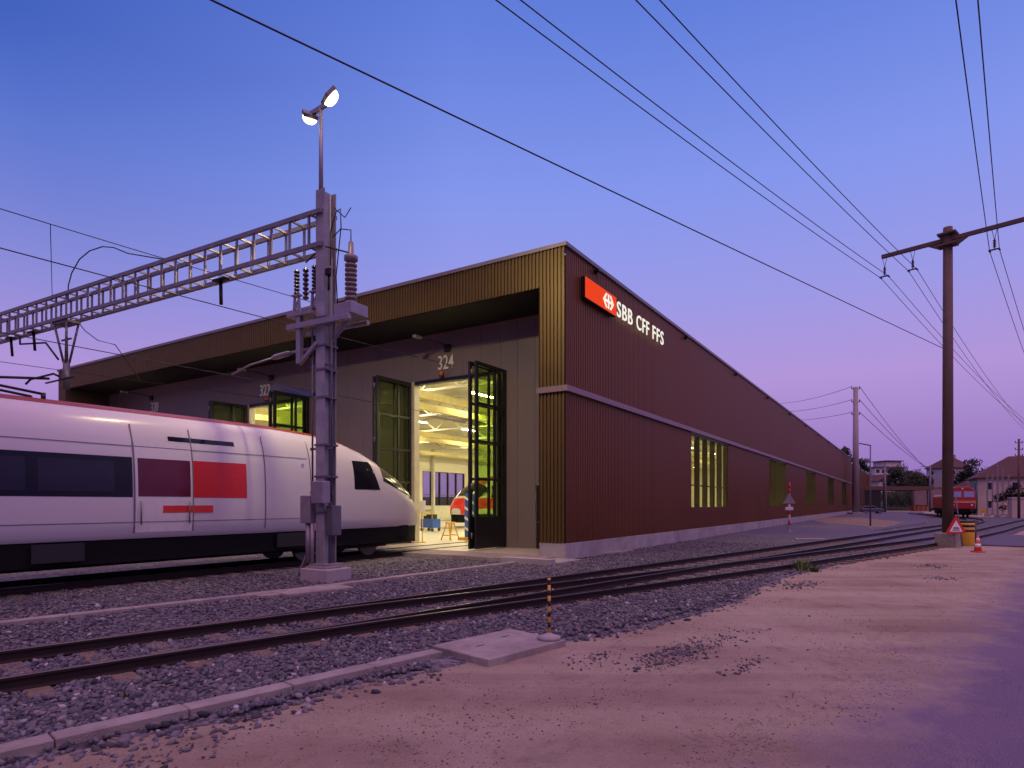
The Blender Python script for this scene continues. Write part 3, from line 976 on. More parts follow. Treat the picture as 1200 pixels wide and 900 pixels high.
for c, numtxt in zip(DOORS, ('324', '322', '320')):
    nl = {'324': 'white number 324 above the near lit gate', '322': 'white number 322 above the gate behind the train', '320': 'white number 320 above the farthest gate'}[numtxt]
    t_ = thing('gate_number', nl, 'number sign', B(REC, c + {'324': .41, '322': .85, '320': -.1}[numtxt], 7.85), BA, 'numbers above the gates')
    placed_text(numtxt, 1, .02, .002, mat('number_white', (.85, .84, .82), .4), 'numerals', t_, .86, .62, (-.03, .43, 0), RF)
    lm = thing('gate_lamp', {'324': 'small lamp on a thin bracket above the number 324', '322': 'small lamp on a thin bracket above the number 322', '320': 'small lamp on a thin bracket above the number 320'}[numtxt], 'lamp', B(REC, c + .3, 8.72), BA, 'bracket lamps above the gate numbers')
    mbl = MB(); mbl.tube([(0, 0, .1), (-.5, .1, .2), (-1.3, .5, .3)], .025); mbl.box(-.12, 0, -.15, .15, -.1, .18)
    mbl.build('bracket', M_DOORF, lm)
    MB().box(-1.65, -1.25, .42, .62, .24, .34).build('lamp_head', M_GALV, lm)
    bc = thing('warning_beacon', {'324': 'orange warning beacon on the head of the gate under 324', '322': 'orange warning beacon on the head of the gate under 322', '320': 'orange warning beacon on the head of the gate under 320'}[numtxt], 'beacon', B(REC - .12, c + .6, 7.5), BA, 'warning beacons above the gates')
    MB().lathe((0, 0, 0), [(.11, 0), (.11, .06)], 12).build('base', M_BLACK, bc)
    MB().lathe((0, 0, .06), [(.1, 0), (.1, .14), (.06, .2), (.01, .21)], 12).build('dome', mat('beacon_orange', (.7, .12, .02), .3), bc)

# ------------------------------------------------------------------ lamps and things inside the hall
M_LAMPIN = emit('hall_lamp_light', (1.0, 0.87, 0.52), 130.0)
lamp0 = None
for u in (6, 13.5, 21, 28.5, 36, 43.5, 51, 58.5, 68, 78, 90, 102, 113):
    for v in (3.2, 7.3, 13.0, 19.2, 25.0, 32.0):
        if u > 62 and v < 10: continue
        if lamp0 is None:
            lamp0 = thing('ceiling_lamp', 'long white strip lamp under the roof inside the lit hall', 'lamp', B(u, v, 8.85), BA, 'strip lamps inside the hall')
            MB().box(-1.25, 1.25, -.15, .15, 0, .08).build('housing', M_WHITE, lamp0)
            MB().box(-1.2, 1.2, -.12, .12, -.03, -.001).build('diffuser', M_LAMPIN, lamp0)
        else:
            q = copy_tree(lamp0); q.location = B(u, v, 8.85)

# trestle, barrier posts, board, bin
tz = thing('trestle', 'yellow steel trestle standing on the floor inside the near gate', 'trestle', B(5.4, 9.2, FZ), BA)
mb = MB()
for a in (-.35, .35):
    for b in (-.3, .3): mb.bar((a, b, 0), (a * .55, b * .2, .85), .06, .06)
    mb.bar((a * .85, -.24, .25), (a * .85, .24, .25), .05, .05)
mb.bar((-.3, 0, .86), (.3, 0, .86), .14, .08)
mb.build('frame', M_YEL, tz)
bp_ = thing('striped_post', 'blue and white striped panel standing on a yellow base in the gate', 'barrier', B(6.0, 8.45, FZ), BA)
MB().box(-.05, .05, -.28, .28, .14, 2.3).build('panel', M_BLUE, bp_)
mb = MB()
for k in range(4): mb.prism([(-.279, .25 + k * .5), (.279, .55 + k * .5), (.279, .68 + k * .5), (-.279, .38 + k * .5)], -.054, -.051, axis='x')
mb.build('stripe', M_WHITE, bp_)
MB().box(-.4, .4, -.45, .45, 0, .14).build('base', M_YEL, bp_)
bd = thing('notice_stand', 'white board on a yellow stand just inside the left gate post', 'board', B(3.2, 9.1, FZ), BA)
MB().tube([(0, 0, 0), (0, 0, 1.5)], .02).build('post', M_YEL, bd)
MB().lathe((0, 0, 0), [(.16, 0), (.14, .04), (.03, .05)], 14).build('foot', M_YEL, bd)
MB().box(-.03, 0.03, -.16, .16, 1.4, 1.95).build('board', M_WHITE, bd)
bn = thing('tool_cart', 'blue tool cart beside the white board inside the hall', 'cart', B(12.5, 16.4, FZ), BA)
MB().box(-.4, .4, -.5, .5, .25, .8).build('tray', M_BLUE, bn)
mb = MB()
for a in (-.35, .35):
    for b in (-.42, .42): mb.lathe((a, b, .12), [(.12, -.03), (.12, .03)], 12, 'y')
mb.build('wheel', M_BLACK, bn)
mb = MB(); mb.tube([(-.38, -.45, .8), (-.38, -.45, 1.2), (-.38, .45, 1.2), (-.38, .45, .8)], .025); mb.build('handle', M_YEL, bn)
mb = MB(); mb.box(-.3, .3, -.3, .1, .81, 1.1); mb.box(-.2, .2, .15, .42, .81, 1.0); mb.build('load', M_BLACK, bn)
wb = thing('work_bench', 'white cabinet against the side of the hall beyond the tool cart', 'cabinet', B(20, 24, FZ), BA)
MB().box(-.5, .5, -.9, .9, .05, 1.25).build('body', M_INNER, wb, bevel=.02)
MB().box(-.55, .55, -.95, .95, 1.25, 1.32).build('top', M_GALV, wb)

# ------------------------------------------------------------------ trains
SEC = [(1.30, 1.12), (1.37, 1.22), (1.40, 1.5), (1.41, 1.95), (1.40, 2.5), (1.37, 3.0), (1.29, 3.45), (1.15, 3.85), (.94, 4.1), (.62, 4.25), (.3, 4.31), (0, 4.32)]
NX = [0, -.12, -.3, -.87, -1.6, -2.63, -3.4, -4.2, -5.4, -6.8, -8, -30]
NZT = [1.42, 1.72, 1.98, 2.52, 3.02, 3.52, 3.84, 4.07, 4.24, 4.31, 4.32, 4.32]
NWX = [0, -.06, -.2, -.5, -1, -2, -3.2, -5, -7, -30]
NWW = [.16, .42, .66, .88, 1.06, 1.24, 1.34, 1.40, 1.41, 1.41]
def s_at(x): return float(np.interp(-x, [-a for a in NX], NZT)), float(np.interp(-x, [-a for a in NWX], NWW))
def hull(x, i):
    zt, hw = s_at(x)
    y, z = SEC[i]
    zb = 1.12
    return (y * hw / 1.41, zb + (z - zb) * (zt - zb) / (4.32 - zb))
def hull_y(x, z):
    pr = [hull(x, i) for i in range(len(SEC))]
    return float(np.interp(z, [p[1] for p in pr], [p[0] for p in pr]))
def make_train(label, loc, rz, length, red_nose):
    tr = thing('passenger_train', label, 'train', loc, rz)
    st = [0, -.03, -.06, -.12, -.2, -.3, -.5, -.7, -.87, -1.1, -1.35, -1.6, -1.9, -2.25, -2.63, -3, -3.4, -3.8, -4.2, -4.8, -5.4, -6.1, -6.8, -7.6] + list(np.arange(-8.5, -length, -1.0)) + [-length]
    mb = MB(); n = len(SEC)
    for x in st:
        ring = [hull(x, i) for i in range(n)]
        full = [(x, y, z) for y, z in ring] + [(x, -y, z) for y, z in reversed(ring[:-1])]
        mb.v += full
    m_ = 2 * n - 1
    for i in range(len(st) - 1):
        for k in range(m_ - 1):
            mb.f.append((i * m_ + k, i * m_ + k + 1, (i + 1) * m_ + k + 1, (i + 1) * m_ + k)); mb.sm.append(True)
    mb.f.append(tuple(range(m_))); mb.sm.append(False)
    mb.f.append(tuple((len(st) - 1) * m_ + k for k in range(m_))); mb.sm.append(False)
    body = mb.build('body', M_TRAINW, tr)
    def patch(x0, x1, z0, z1, off=.006, nx_=12, nz=5, sides=(-1, 1), zf=None):
        p = MB()
        for sd in sides:
            base = len(p.v)
            for i in range(nx_ + 1):
                x = x0 + (x1 - x0) * i / nx_
                a, b = (z0, z1) if zf is None else zf(x)
                for j in range(nz + 1):
                    z = a + (b - a) * j / nz
                    p.v.append((x, sd * (hull_y(x, z) + off), z))
            for i in range(nx_):
                for j in range(nz):
                    q = base + i * (nz + 1) + j
                    p.f.append((q, q + 1, q + nz + 2, q + nz + 1)); p.sm.append(True)
        return p
    def secpatch(x0, x1, i0, i1, off=.006, nx_=24, m_fun=None):
        """a strip over the top between section indices, wrapping both sides"""
        p = MB()
        idx = [i0] + [k for k in range(int(i0) + 1, int(math.ceil(i1)))] + [i1]
        xs_ = [x for x in st if x1 - 1e-6 <= x <= x0 + 1e-6]; nx_ = len(xs_) - 1
        cols = []
        for i in range(nx_ + 1):
            x = xs_[i]
            def at(t):
                k = int(min(t, len(SEC) - 2)); f = t - k
                a = hull(x, k); b = hull(x, k + 1)
                return a[0] + (b[0] - a[0]) * f, a[1] + (b[1] - a[1]) * f
            L_ = [at(t) for t in idx]
            row = [(x, y + off, z + off) for y, z in L_]
            if i1 >= len(SEC) - 1: row = row + [(x, -y - off, z + off) for y, z in reversed(L_[:-1])]
            cols.append(row)
        for r_ in cols: p.v += r_
        m2 = len(cols[0])
        for i in range(nx_):
            for k in range(m2 - 1):
                p.f.append((i * m2 + k, i * m2 + k + 1, (i + 1) * m2 + k + 1, (i + 1) * m2 + k)); p.sm.append(True)
        if i1 < len(SEC) - 1:
            base = len(p.v)
            p.v += [(a, -b, c) for a, b, c in p.v[:base]]
            p.f += [tuple(q + base for q in f) for f in p.f[:]]; p.sm += p.sm[:]
        return p
    def two(name, m, par, *a, **k):
        return [patch(*a, sides=(sd,), **k).build(name, m, par[i_] if isinstance(par, list) else par) for i_, sd in enumerate((-1, 1))]
    def two_strip(name, m, *a, **k):
        full = secpatch(*a, **k); h = len(full.v) // 2; hf_ = len(full.f) // 2
        for q in (0, 1):
            p = MB(); p.v = full.v[q * h:(q + 1) * h]; p.f = [tuple(i - q * h for i in f) for f in full.f[q * hf_:(q + 1) * hf_]]; p.sm = full.sm[:hf_]
            p.build(name, m, tr)
    secpatch(-2.25, -length, 8.35, 11).build('roof_panel', M_TRAINO, tr)
    secpatch(-.87, -2.63, 5.6, 11, off=.008).build('windscreen', M_WINDK, tr)
    two('cab_window', M_WINDK, tr, -2.85, -4.1, 0, 0, .008, zf=lambda x: (2.42, 2.42 + .95 * min(1, max(0.02, (-x - 2.85) / .35))))
    if red_nose:
        secpatch(-.06, -.7, 1.0, 11, off=.007).build('nose_band', M_TRAINR, tr)
        two('side_stripe', M_TRAINR, tr, -.74, -6.5, 1.55, 2.38, .005, nx_=20)
    # window band of separate dark panes
    wb_ = two('window_band', M_WINDK, tr, -11.1, -length + .4, 2.10, 3.04, .004, nx_=20)
    gx = -11.5
    while gx > -length + 2:
        two('pane', mat('train_pane', (.016, .017, .03), .08, 0, spec=.45), wb_, gx, gx - 1.5, 2.22, 2.92, .009, nx_=4)
        gx -= 1.72
    two('red_panel', M_TRAINR, tr, -8.1, -9.62, 2.10, 3.04, .005)
    dr = two('door', mat('train_door_white', (.60, .59, .60), .28, var=.02), tr, -9.64, -11.04, 1.26, 3.42, .010, nx_=4, nz=8)
    two('door_window', mat('train_door_red', (.10, .012, .03), .15), dr, -9.70, -10.98, 2.12, 3.03, .015, nx_=3)
    two('emblem_plate', M_RED, tr, -9.1, -10.4, 1.72, 1.90, .013, nx_=4)
    # joints and grilles
    j = MB()
    for xx in (-7.5, -5.9, -9.62, -11.05, -14.6, -18.6):
        q = patch(xx, xx - .03, 1.25, 3.85, .014, nx_=1, nz=16); o_ = len(j.v); j.v += q.v; j.f += [tuple(i + o_ for i in f) for f in q.f]; j.sm += q.sm
    for zz in (1.5, 3.3):
        q = patch(-6, -length, zz, zz + .018, .012, nx_=18, nz=1); o_ = len(j.v); j.v += q.v; j.f += [tuple(i + o_ for i in f) for f in q.f]; j.sm += q.sm
    j.build('panel_joint', M_TRAING, tr)
    two('grille', M_WINDK, tr, -8.4, -10.2, 3.50, 3.62, .006, nx_=4)
    # dark skirt and bogies
    sk = MB()
    pts = [x for x in st if x < -.2]
    for sd in (-1, 1):
        o_ = len(sk.v)
        for x in pts:
            y = hull(x, 0)[0] * .985
            sk.v += [(x, sd * y, 1.18), (x, sd * (y - .03), .58), (x, sd * (y - .25), .5)]
        for i in range(len(pts) - 1):
            for k in range(2):
                sk.f.append((o_ + i * 3 + k, o_ + i * 3 + k + 1, o_ + i * 3 + k + 4, o_ + i * 3 + k + 3)); sk.sm.append(False)
    yy = hull(pts[0], 0)[0] * .985
    sk.add([(pts[0], -yy, 1.18), (pts[0], yy, 1.18), (pts[0], yy - .03, .5), (pts[0], -yy + .03, .5)], [(0, 1, 2, 3)])
    sk.box(-length, -1.2, -1.1, 1.1, .75, 1.15)
    sk.build('skirt', M_TRAIND, tr)
    for sd in (-1, 1):
        for x in (-9.75, -10.93): MB().tube([(x, sd * (hull_y(x, 1.6) + .05), 1.45), (x, sd * (hull_y(x, 1.9) + .05), 2.0)], .016).build('handrail', M_GALVD, tr)
        for x in (-6.6, -12.6, -15.4, -18.9): MB().box(x - .5, x + .5, sd * 1.345, sd * 1.372, .68, 1.08).build('skirt_hatch', M_BLACK, tr)
    for bx in (-4.3, -length + 4.0):
        bg = MB(); bg.box(bx - 1.9, bx + 1.9, -1.12, -.98, .45, .8); bg.box(bx - 1.9, bx + 1.9, .98, 1.12, .45, .8); bg.box(bx - .3, bx + .3, -1, 1, .5, .8)
        bo = bg.build('bogie', M_TRAIND, tr)
        for ax in (-1.35, 1.35):
            wh = MB()
            for sd in (-1, 1): wh.lathe((bx + ax, sd * .76, .16 + .44), [(.45, -.07), (.45, .06), (.2, .07)], 20, 'y')
            wh.lathe((bx + ax, 0, .6), [(.09, -.75), (.09, .75)], 10, 'y')
            wh.build('wheelset', M_GALVD, bo)
    # lights at the nose
    hl = MB()
    for sd in (-1, 1): hl.lathe((-.30, sd * .52, 1.62), [(.09, -.02), (.09, .06), (.02, .09)], 12, 'x')
    hl.build('headlight', mat('headlight_glass', (.6, .6, .6), .1), tr)
    # folded pantograph
    if not red_nose:
        pz = MB(); x = -12.4
        pz.tube([(x, -.85, 4.78), (x, -.6, 4.86), (x, .6, 4.86), (x, .85, 4.78)], .025)
        pz.tube([(x + .35, -.7, 4.84), (x + .35, .7, 4.84)], .022)
        pz.tube([(x + .15, 0, 4.84), (x - 1.7, 0, 4.6)], .03); pz.tube([(x - 1.7, -.25, 4.58), (x - .1, -.3, 4.42)], .03); pz.tube([(x - 1.7, .25, 4.58), (x - .1, .3, 4.42)], .03)
        pz.tube([(x - 1.7, -.25, 4.58), (x - 1.7, .25, 4.58)], .03)
        for a in (-.1, -1.5):
            for b in (-.35, .35): pz.tube([(x + a, b, 4.25), (x + a, b, 4.44)], .05)
        pz.build('pantograph', M_WIRE, tr)
    return tr
make_train('white passenger train with rounded nose and red roof edge rolling into the near gate', B(-.3, DOORS[0]), BA, 24.0, False)
make_train('red nosed white train parked inside the lit hall', B(18.5, DOORS[1]), BA + PI, 24.0, True)

# ------------------------------------------------------------------ tracks
def rail_mesh(pts, prof):
    mb = MB()
    n = len(prof)
    for i, p in enumerate(pts):
        d = (pts[min(i + 1, len(pts) - 1)] - pts[max(i - 1, 0)]).normalized()
        a = Vector((d.y, -d.x, 0))
        mb.v += [tuple(p + a * q[0] + Vector((0, 0, q[1]))) for q in prof]
    for i in range(len(pts) - 1):
        for k in range(n):
            k2 = (k + 1) % n
            mb.f.append((i * n + k, i * n + k2, (i + 1) * n + k2, (i + 1) * n + k)); mb.sm.append(False)
    mb.f.append(tuple(range(n))); mb.sm.append(False)
    mb.f.append(tuple((len(pts) - 1) * n + k for k in range(n))); mb.sm.append(False)
    return mb
RAILP = [(-.075, .02), (.075, .02), (.075, .03), (.012, .05), (.012, .125), (.036, .135), (.036, .162), (-.036, .162), (-.036, .135), (-.012, .125), (-.012, .05), (-.075, .03)]
HEADP = [(-.03, .1625), (.03, .1625), (.024, .1665), (-.024, .1665)]
def offset(pts, o):
    r = []
    for i, p in enumerate(pts):
        d = (pts[min(i + 1, len(pts) - 1)] - pts[max(i - 1, 0)]).normalized()
        r.append(p + Vector((d.y, -d.x, 0)) * o)
    return r
def track(label, pts, sleepers=(), dz=0.0):
    t = thing('railway_track', label, 'railway track', pts[0] + Vector((0, 0, dz)), 0)
    for o in (-.752, .752):
        q = offset(pts, o)
        if dz: q = [p + Vector((0, 0, dz)) for p in q]
        r = rail_mesh(q, RAILP).build('rail', M_RUST, t, world=True)
        rail_mesh(q, HEADP).build('running_surface', M_HEAD, r, world=True)
    for c, d, l, sh in sleepers:
        a = Vector((d.y, -d.x, 0))
        mb = MB(); jit = random.uniform(-.05, .05)
        mb.bar(c + a * (sh - l / 2 + jit) + Vector((0, 0, -.055)), c + a * (sh + l / 2 + jit) + Vector((0, 0, -.055 )), .24, .15)
        mb.build('sleeper', M_WOOD, t, world=True, bevel=.012)
    return t
def bez(p0, p1, p2, p3, n):
    r = []
    for i in range(n + 1):
        t = i / n; a = 1 - t
        r.append(p0 * a ** 3 + p1 * 3 * a * a * t + p2 * 3 * a * t * t + p3 * t ** 3)
    return r
LH = Vector((math.sin(R(25)), math.cos(R(25)), 0))
LOCO = Vector((57.9, 80.5, 0))
pts1 = [T(s, NT) for s in np.arange(-26, 54, 4.0)] + bez(T(54, NT), T(66, NT), LOCO - LH * 16, LOCO, 14) + [LOCO + LH * 12, LOCO + LH * 40]
slp = []
for k in range(-8, 44):
    s = 1.4 + k * SLEEP
    sh2 = max(0, s - 5) * .05
    slp.append((T(s, NT), SD, 2.42 + sh2 * 2, sh2))
track('straight railway track across the foreground leading to the red locomotive', pts1, slp)
def shift2(s):
    if s < 8: return .002 + .42 * (max(0, s - 1) / 7) ** 2
    return float(np.interp(s, [8, 12, 18, 34, 42, 52, 160], [.422, .86, 1.49, 2.85, 3.4, 3.65, 3.7]))
pts2 = [T(s, NT + shift2(s)) for s in np.concatenate([np.arange(1.0, 44, 1.0), np.arange(46, 160, 6)])]
pts2 = [p + Vector((0, 0, -.003)) for p in pts2]
track('second railway track branching to the right towards the pole', pts2)
ptsg = [B(u, DOORS[0]) for u in np.arange(-36, 60, 4)]
track('railway track under the train running into the near gate', ptsg, [(B(-3.0 - k * .62, DOORS[0]), D, 2.5, 0) for k in range(30)])
track('railway track leading into the middle gate behind the train', [B(u, DOORS[1]) for u in np.arange(-36, 60, 4)])
track('railway track leading into the farthest of the three gates', [B(u, DOORS[2]) for u in np.arange(-36, 60, 4)])

# ------------------------------------------------------------------ cable troughs and covers
def trough(label, pts, wdt, z, plen):
    t = thing('cable_trough', label, 'cable trough', pts[0], 0)
    for a, b in zip(pts[:-1], pts[1:]):
        L_ = (b - a).length; n = max(1, round(L_ / plen))
        for i in range(n):
            p = a + (b - a) * (i / n) + (b - a).normalized() * .006; q = a + (b - a) * ((i + 1) / n) - (b - a).normalized() * .006
            h = Vector((0, 0, z - .06 + random.uniform(-.004, .004)))
            MB().bar(p + h, q + h, wdt, .16).build('cover_slab', M_CONC2, t, world=True, bevel=.008)
    return t
trough('raised row of concrete cable trough covers in the left foreground', [T(-9, -6.2), T(5.24, -6.2)], .21, .045, 1.0)
trough('thin concrete cable trough running past the mast to the building corner', [T(-8, -12.55), P(330, 695, 13.55).xy.to_3d(), P(640, 656, 21.7).xy.to_3d(), P(740, 646, 25.5).xy.to_3d()], .24, .05, 1.0)
pc = thing('cover_plate', 'pale concrete cover of three planks under the striped post', 'concrete cover', T(6.15, -5.88), TA)
for k in range(3):
    MB().box(-.78, .74, -.48 + k * .36, -.48 + k * .36 + .35, -.06, .055 + .004 * k).build('plank', M_CONC2, pc, bevel=.01)
mb = MB(); mb.box(-.42, -.27, .10, .13, .0595, .0615); mb.box(.22, .37, .25, .28, .0635, .0655); mb.build('lifting_slot', M_BLACK, pc)
pm_ = P(362, 694, 13.75)
pc2 = thing('cover_plate', 'pale concrete cover slab beside the foot of the gantry mast', 'concrete cover', (pm_.x, pm_.y, 0), TA)
MB().box(-.7, .9, -.4, .35, -.06, .07).build('plank', M_CONC2, pc2, bevel=.01)
MB().box(-1.15, -.35, -.1, .55, -.08, .055).build('plank', M_CONC2, pc2, bevel=.01)
pq = P(950, 632, 33.5)
single('cover_plate', MB().cbox((pq.x, pq.y, .02), 1.6, .5, .1), M_CONC2, 'small flat concrete slab lying in the ballast by the plinth', 'concrete cover', bevel=.01)

# ------------------------------------------------------------------ marker posts
def striped(name, label, cat, base, h, r, cols, n, foot=None, group=None, extra=None):
    t = thing(name, label, cat, base, TA, group)
    MB().tube([(0, 0, .02), (0, 0, h)], r, 12).build('post', cols[0], t)
    b2 = MB()
    for k in range(n):
        z0 = .1 + (h - .12) * (2 * k + 1) / (2 * n); z1 = .1 + (h - .12) * (2 * k + 2) / (2 * n)
        b2.tube([(0, 0, z0), (0, 0, min(z1, h))], r * 1.04, 12)
    b2.build('band', cols[1], t)
    if foot: MB().lathe((0, 0, 0), [(foot, 0), (foot, .05), (foot * .5, .07), (r * 1.2, .1)], 16).build('foot', M_CONC, t)
    return t
pq = P(644, 752, 8.55)
striped('marker_post', 'thin yellow and black striped post on the concrete cover', 'marker post', T(6.74, -5.58, .05), .86, .022, (M_YEL, M_BLACK), 5, .16)
pp = P(925, 623, 43.0)
sp_ = striped('crossing_post', 'red and white striped post with a triangle and red top beside the depot wall', 'signal post', (pp.x, pp.y, 0), 3.0, .07, (M_WHITE, M_RED), 4, .2)
sp_.rotation_euler = (0, 0, BA); 
rs = Matrix.Rotation(R(-90) - BA - R(24), 4, 'Z')
mb = MB(); mb.prism([(-.40, 1.95), (.40, 1.95), (0, 2.65)], -.11, -.09, axis='y')
o = mb.build('warning_triangle', mat('sign_back_grey', (.3, .28, .3), .5), sp_); o.rotation_euler = (0, 0, -BA - R(24))
mb = MB(); mb.lathe((0, 0, 2.98), [(.07, 0), (.11, .12), (.09, .32), (.02, .42)], 12); mb.build('red_lantern', M_RED, sp_)
mb = MB(); mb.box(-.24, .24, -.11, -.085, 1.5, 1.72); o = mb.build('plate', M_WHITE, sp_); o.rotation_euler = (0, 0, -BA - R(24))

# ------------------------------------------------------------------ catenary gantry
MP = Vector((-4.72, 15.9, 0))
GD = Vector((-.868, .4965, 0)); GA = math.atan2(.4965, -.868)
gan = thing('catenary_gantry', 'grey steel catenary gantry with ladder like beam over the train', 'gantry', MP, GA)
# local x along the beam, local y across it (towards the camera side is +y rotated)
def hmast(mb, x, h):
    mb.box(x - .15, x + .15, -.20, -.178, .42, h); mb.box(x - .15, x + .15, .178, .20, .42, h); mb.box(x - .012, x + .012, -.178, .178, .42, h)
M_MAST = mat('mast_steel', (.33, .32, .33), .5, .3, var=.3, scale=2.5)
M_BEAMD = mat('gantry_beam_steel', (.22, .20, .22), .5, .4, var=.2, scale=3)
mb = MB(); hmast(mb, 0, 9.85); mb.box(-.3, .3, -.3, .3, .40, .43)
mb.build('mast', M_MAST, gan)
mb = MB(); hmast(mb, 30, 9.6); mb.build('mast', M_GALV, gan)
for x in (0, 30):
    f = MB().box(x - .48, x + .48, -.42, .42, -.3, .32); f.box(x - .3, x + .3, -.3, .3, .32, .40)
    f.build('footing', M_CONC, gan, bevel=.02)
mb = MB()
for y in (-.24, .24):
    for z, h in ((9.28, .11), (8.45, .11)):
        mb.box(-.1, 30, y - .04, y + .04, z - h / 2, z + h / 2)
n = 42
for i in range(n + 1):
    x = .35 + (29.5) * i / n
    for y in (-.24, .24): mb.bar((x, y, 8.5), (x, y, 9.23), .055, .05)
    mb.bar((x, -.2, 9.28), (x, .2, 9.28), .05, .05); mb.bar((x, -.2, 8.45), (x, .2, 8.45), .05, .05)
mb.build('beam', M_BEAMD, gan)
mb = MB()                                    # hanging V support between the tracks
x = 12.8
for a, b in ((-.45, -.2), (.45, -.2), (-.45, .2), (.45, .2), (0, .0)):
    mb.tube([(x + a, b, 8.42), (x + a * .16, b * .3, 6.95)], .04)
mb.tube([(x, 0, 7.0), (x, 0, 6.0)], .11, 10); mb.box(x - .5, x + .5, -.22, .22, 8.3, 8.39); mb.box(x - .32, x + .32, -.03, .03, 7.75, 7.8)
mb.build('drop_support', M_GALVD, gan)
mb = MB()
for x0, l in ((4.2, 1.0), (15.2, 1.2), (17.0, .9)):
    MB().tube([(x0, 0, 8.38), (x0 + .12, -.1, 7.7)], .05).box(x0 - .25, x0 + .25, -.1, .1, 8.34, 8.39).build('hanging_arm', M_WIRE, gan)
MB().tube([(16.5, -.1, 8.39), (16.5, -.1, 8.1), (14.5, -.1, 7.9), (13.7, -.15, 7.2)], .035).build('hanging_arm', M_WIRE, gan)
mb = MB()                                    # clamps and brackets on the mast
for z in (1.7, 2.6, 3.4, 4.6, 5.3, 5.9, 6.6): mb.box(-.19, .19, -.225, .225, z, z + .05)
mb.tube([(-.30, .1, 2.0), (-.30, .1, 8.1)], .024); mb.tube([(.32, .15, 2.2), (.32, .15, 6.4)], .024)
for z in (3.3, 5.4, 6.4): mb.box(-.36, .4, .12, .16, z, z + .06)
mb.box(-.36, .4, .12, .16, 2.2, 2.25)
mb.build('drive_rod', M_GALVD, gan)
mb = MB(); mb.tube([(-.02, -.1, .42), (-.02, -.12, 9.8)], .03); mb.build('cable_duct', mat('cable_blue_grey', (.16, .18, .26), .4), gan)
mb = MB(); mb.box(.22, .58, .05, .33, 1.45, 2.15); mb.build('control_box', M_GALV, gan, bevel=.015)
mb = MB(); mb.box(-.36, .06, .2, .45, 1.95, 2.5); mb.build('control_box', M_GALV, gan, bevel=.015)
mb = MB(); mb.box(-.44, -.2, -.1, .2, 1.15, 1.9); mb.build('control_box', M_GALVD, gan, bevel=.015)
mb = MB(); mb.tube([(.4, .2, 1.45), (.4, .2, .45)], .08, 10); mb.tube([(.22, .25, 1.45), (.22, .25, .4)], .05, 10)
mb.bar((.75, .2, .1), (.45, .2, .62), .12, .05); mb.build('cable_pipe', M_GALV, gan)
mb = MB(); mb.cbox((.46, .345, 2.9), .1, .01, .1); mb.build('mast_tag', M_WHITE, gan)
# registration arm over the train's track
arm = thing('cantilever_arm', 'thin grey registration arm with insulator reaching from the mast over the train', 'cantilever arm', MP + Vector((0, 0, 5.85)), GA)
mb = MB(); mb.tube([(.2, 0, .12), (1.3, .0, .08)], .035); mb.tube([(2.0, 0, .02), (2.9, 0, -.06), (3.7, 0, -.25)], .026); mb.build('tube', M_GALV, arm)
mb = MB(); mb.tube([(1.3, 0, .08), (1.42, 0, .07), (1.9, 0, .03), (2.0, 0, .02)], [.05, .075, .075, .045], 10); mb.build('insulator', M_INSULG, arm)
plate = thing('reflector_panel', 'dark tilted panel fixed left of the mast above the train roof', 'panel', MP + GD * 1.05 + Vector((0, 0, 4.95)), GA)
mb = MB(); mb.add([(-.75, 0, -.18), (.85, 0, .26), (.75, .25, .02), (-.75, .25, -.30)], [(0, 1, 2, 3)]); mb.add([(-.75, 0, -.2), (.85, 0, .24), (.75, .25, 0), (-.75, .25, -.32)], [(3, 2, 1, 0)])
mb.build('sheet', M_DOORF, plate); mb = MB(); mb.tube([(-1.0, 0, -.15), (-.7, .1, -.2)], .03); mb.build('bracket', M_GALVD, plate)

def insul(mb, x, y, z0, z1, r=.075, n=7):
    pr = []
    for i in range(n):
        a = z0 + (z1 - z0) * i / n; b = z0 + (z1 - z0) * (i + .55) / n
        pr += [(r * .55, a), (r, a + (b - a) * .3), (r, b), (r * .55, b + .002)]
    pr.append((r * .5, z1))
    mb.lathe((x, y, 0), pr, 12)
sw = thing('isolator_switch', 'steel platform with isolator switch and insulators on the gantry mast', 'isolator switch', MP + Vector((0, 0, 6.4)), GA)
mb = MB()
mb.bar((-1.15, .35, .05), (1.0, .35, .05), .12, .14); mb.bar((-1.15, -.3, .05), (1.0, -.3, .05), .1, .1)
mb.box(.15, 1.0, -.35, .4, .30, .40); mb.bar((.62, .3, -.9), (.62, .3, .3), .14, .14); mb.bar((.62, .3, -.9), (.1, .2, -.4), .1, .1)
mb.box(-1.2, -.6, -.24, .34, .14, .42); mb.bar((-.9, .1, .1), (-.2, .0, -.35), .1, .1)
mb.build('platform', M_GALV, sw, bevel=.01)
mb = MB()
for x in (.30, .95):
    mb = MB(); mb.bar((x - .12, .1, .4), (x - .07, .1, .95), .05, .05); mb.bar((x + .12, .1, .4), (x + .07, .1, .95), .05, .05); mb.bar((x - .12, .1, .45), (x + .08, .1, .9), .03, .03); mb.bar((x + .12, .1, .45), (x - .08, .1, .9), .03, .03)
    mb.box(x - .14, x + .14, .03, .17, .93, .97)
    mb.build('frame', M_GALV, sw)
for x in (.30, .62, .95):
    mb = MB(); insul(mb, x, .1, .98 if x != .62 else .8, 1.62); mb.build('insulator', M_INSUL, sw)
mb = MB(); insul(mb, -.95, .1, .42, 1.45, .15, 9); mb.lathe((-.95, .1, 0), [(.1, 1.45), (.17, 1.5), (.17, 1.6), (.07, 1.66), (.06, 1.95)], 12)
mb.build('bushing', M_INSULG, sw)
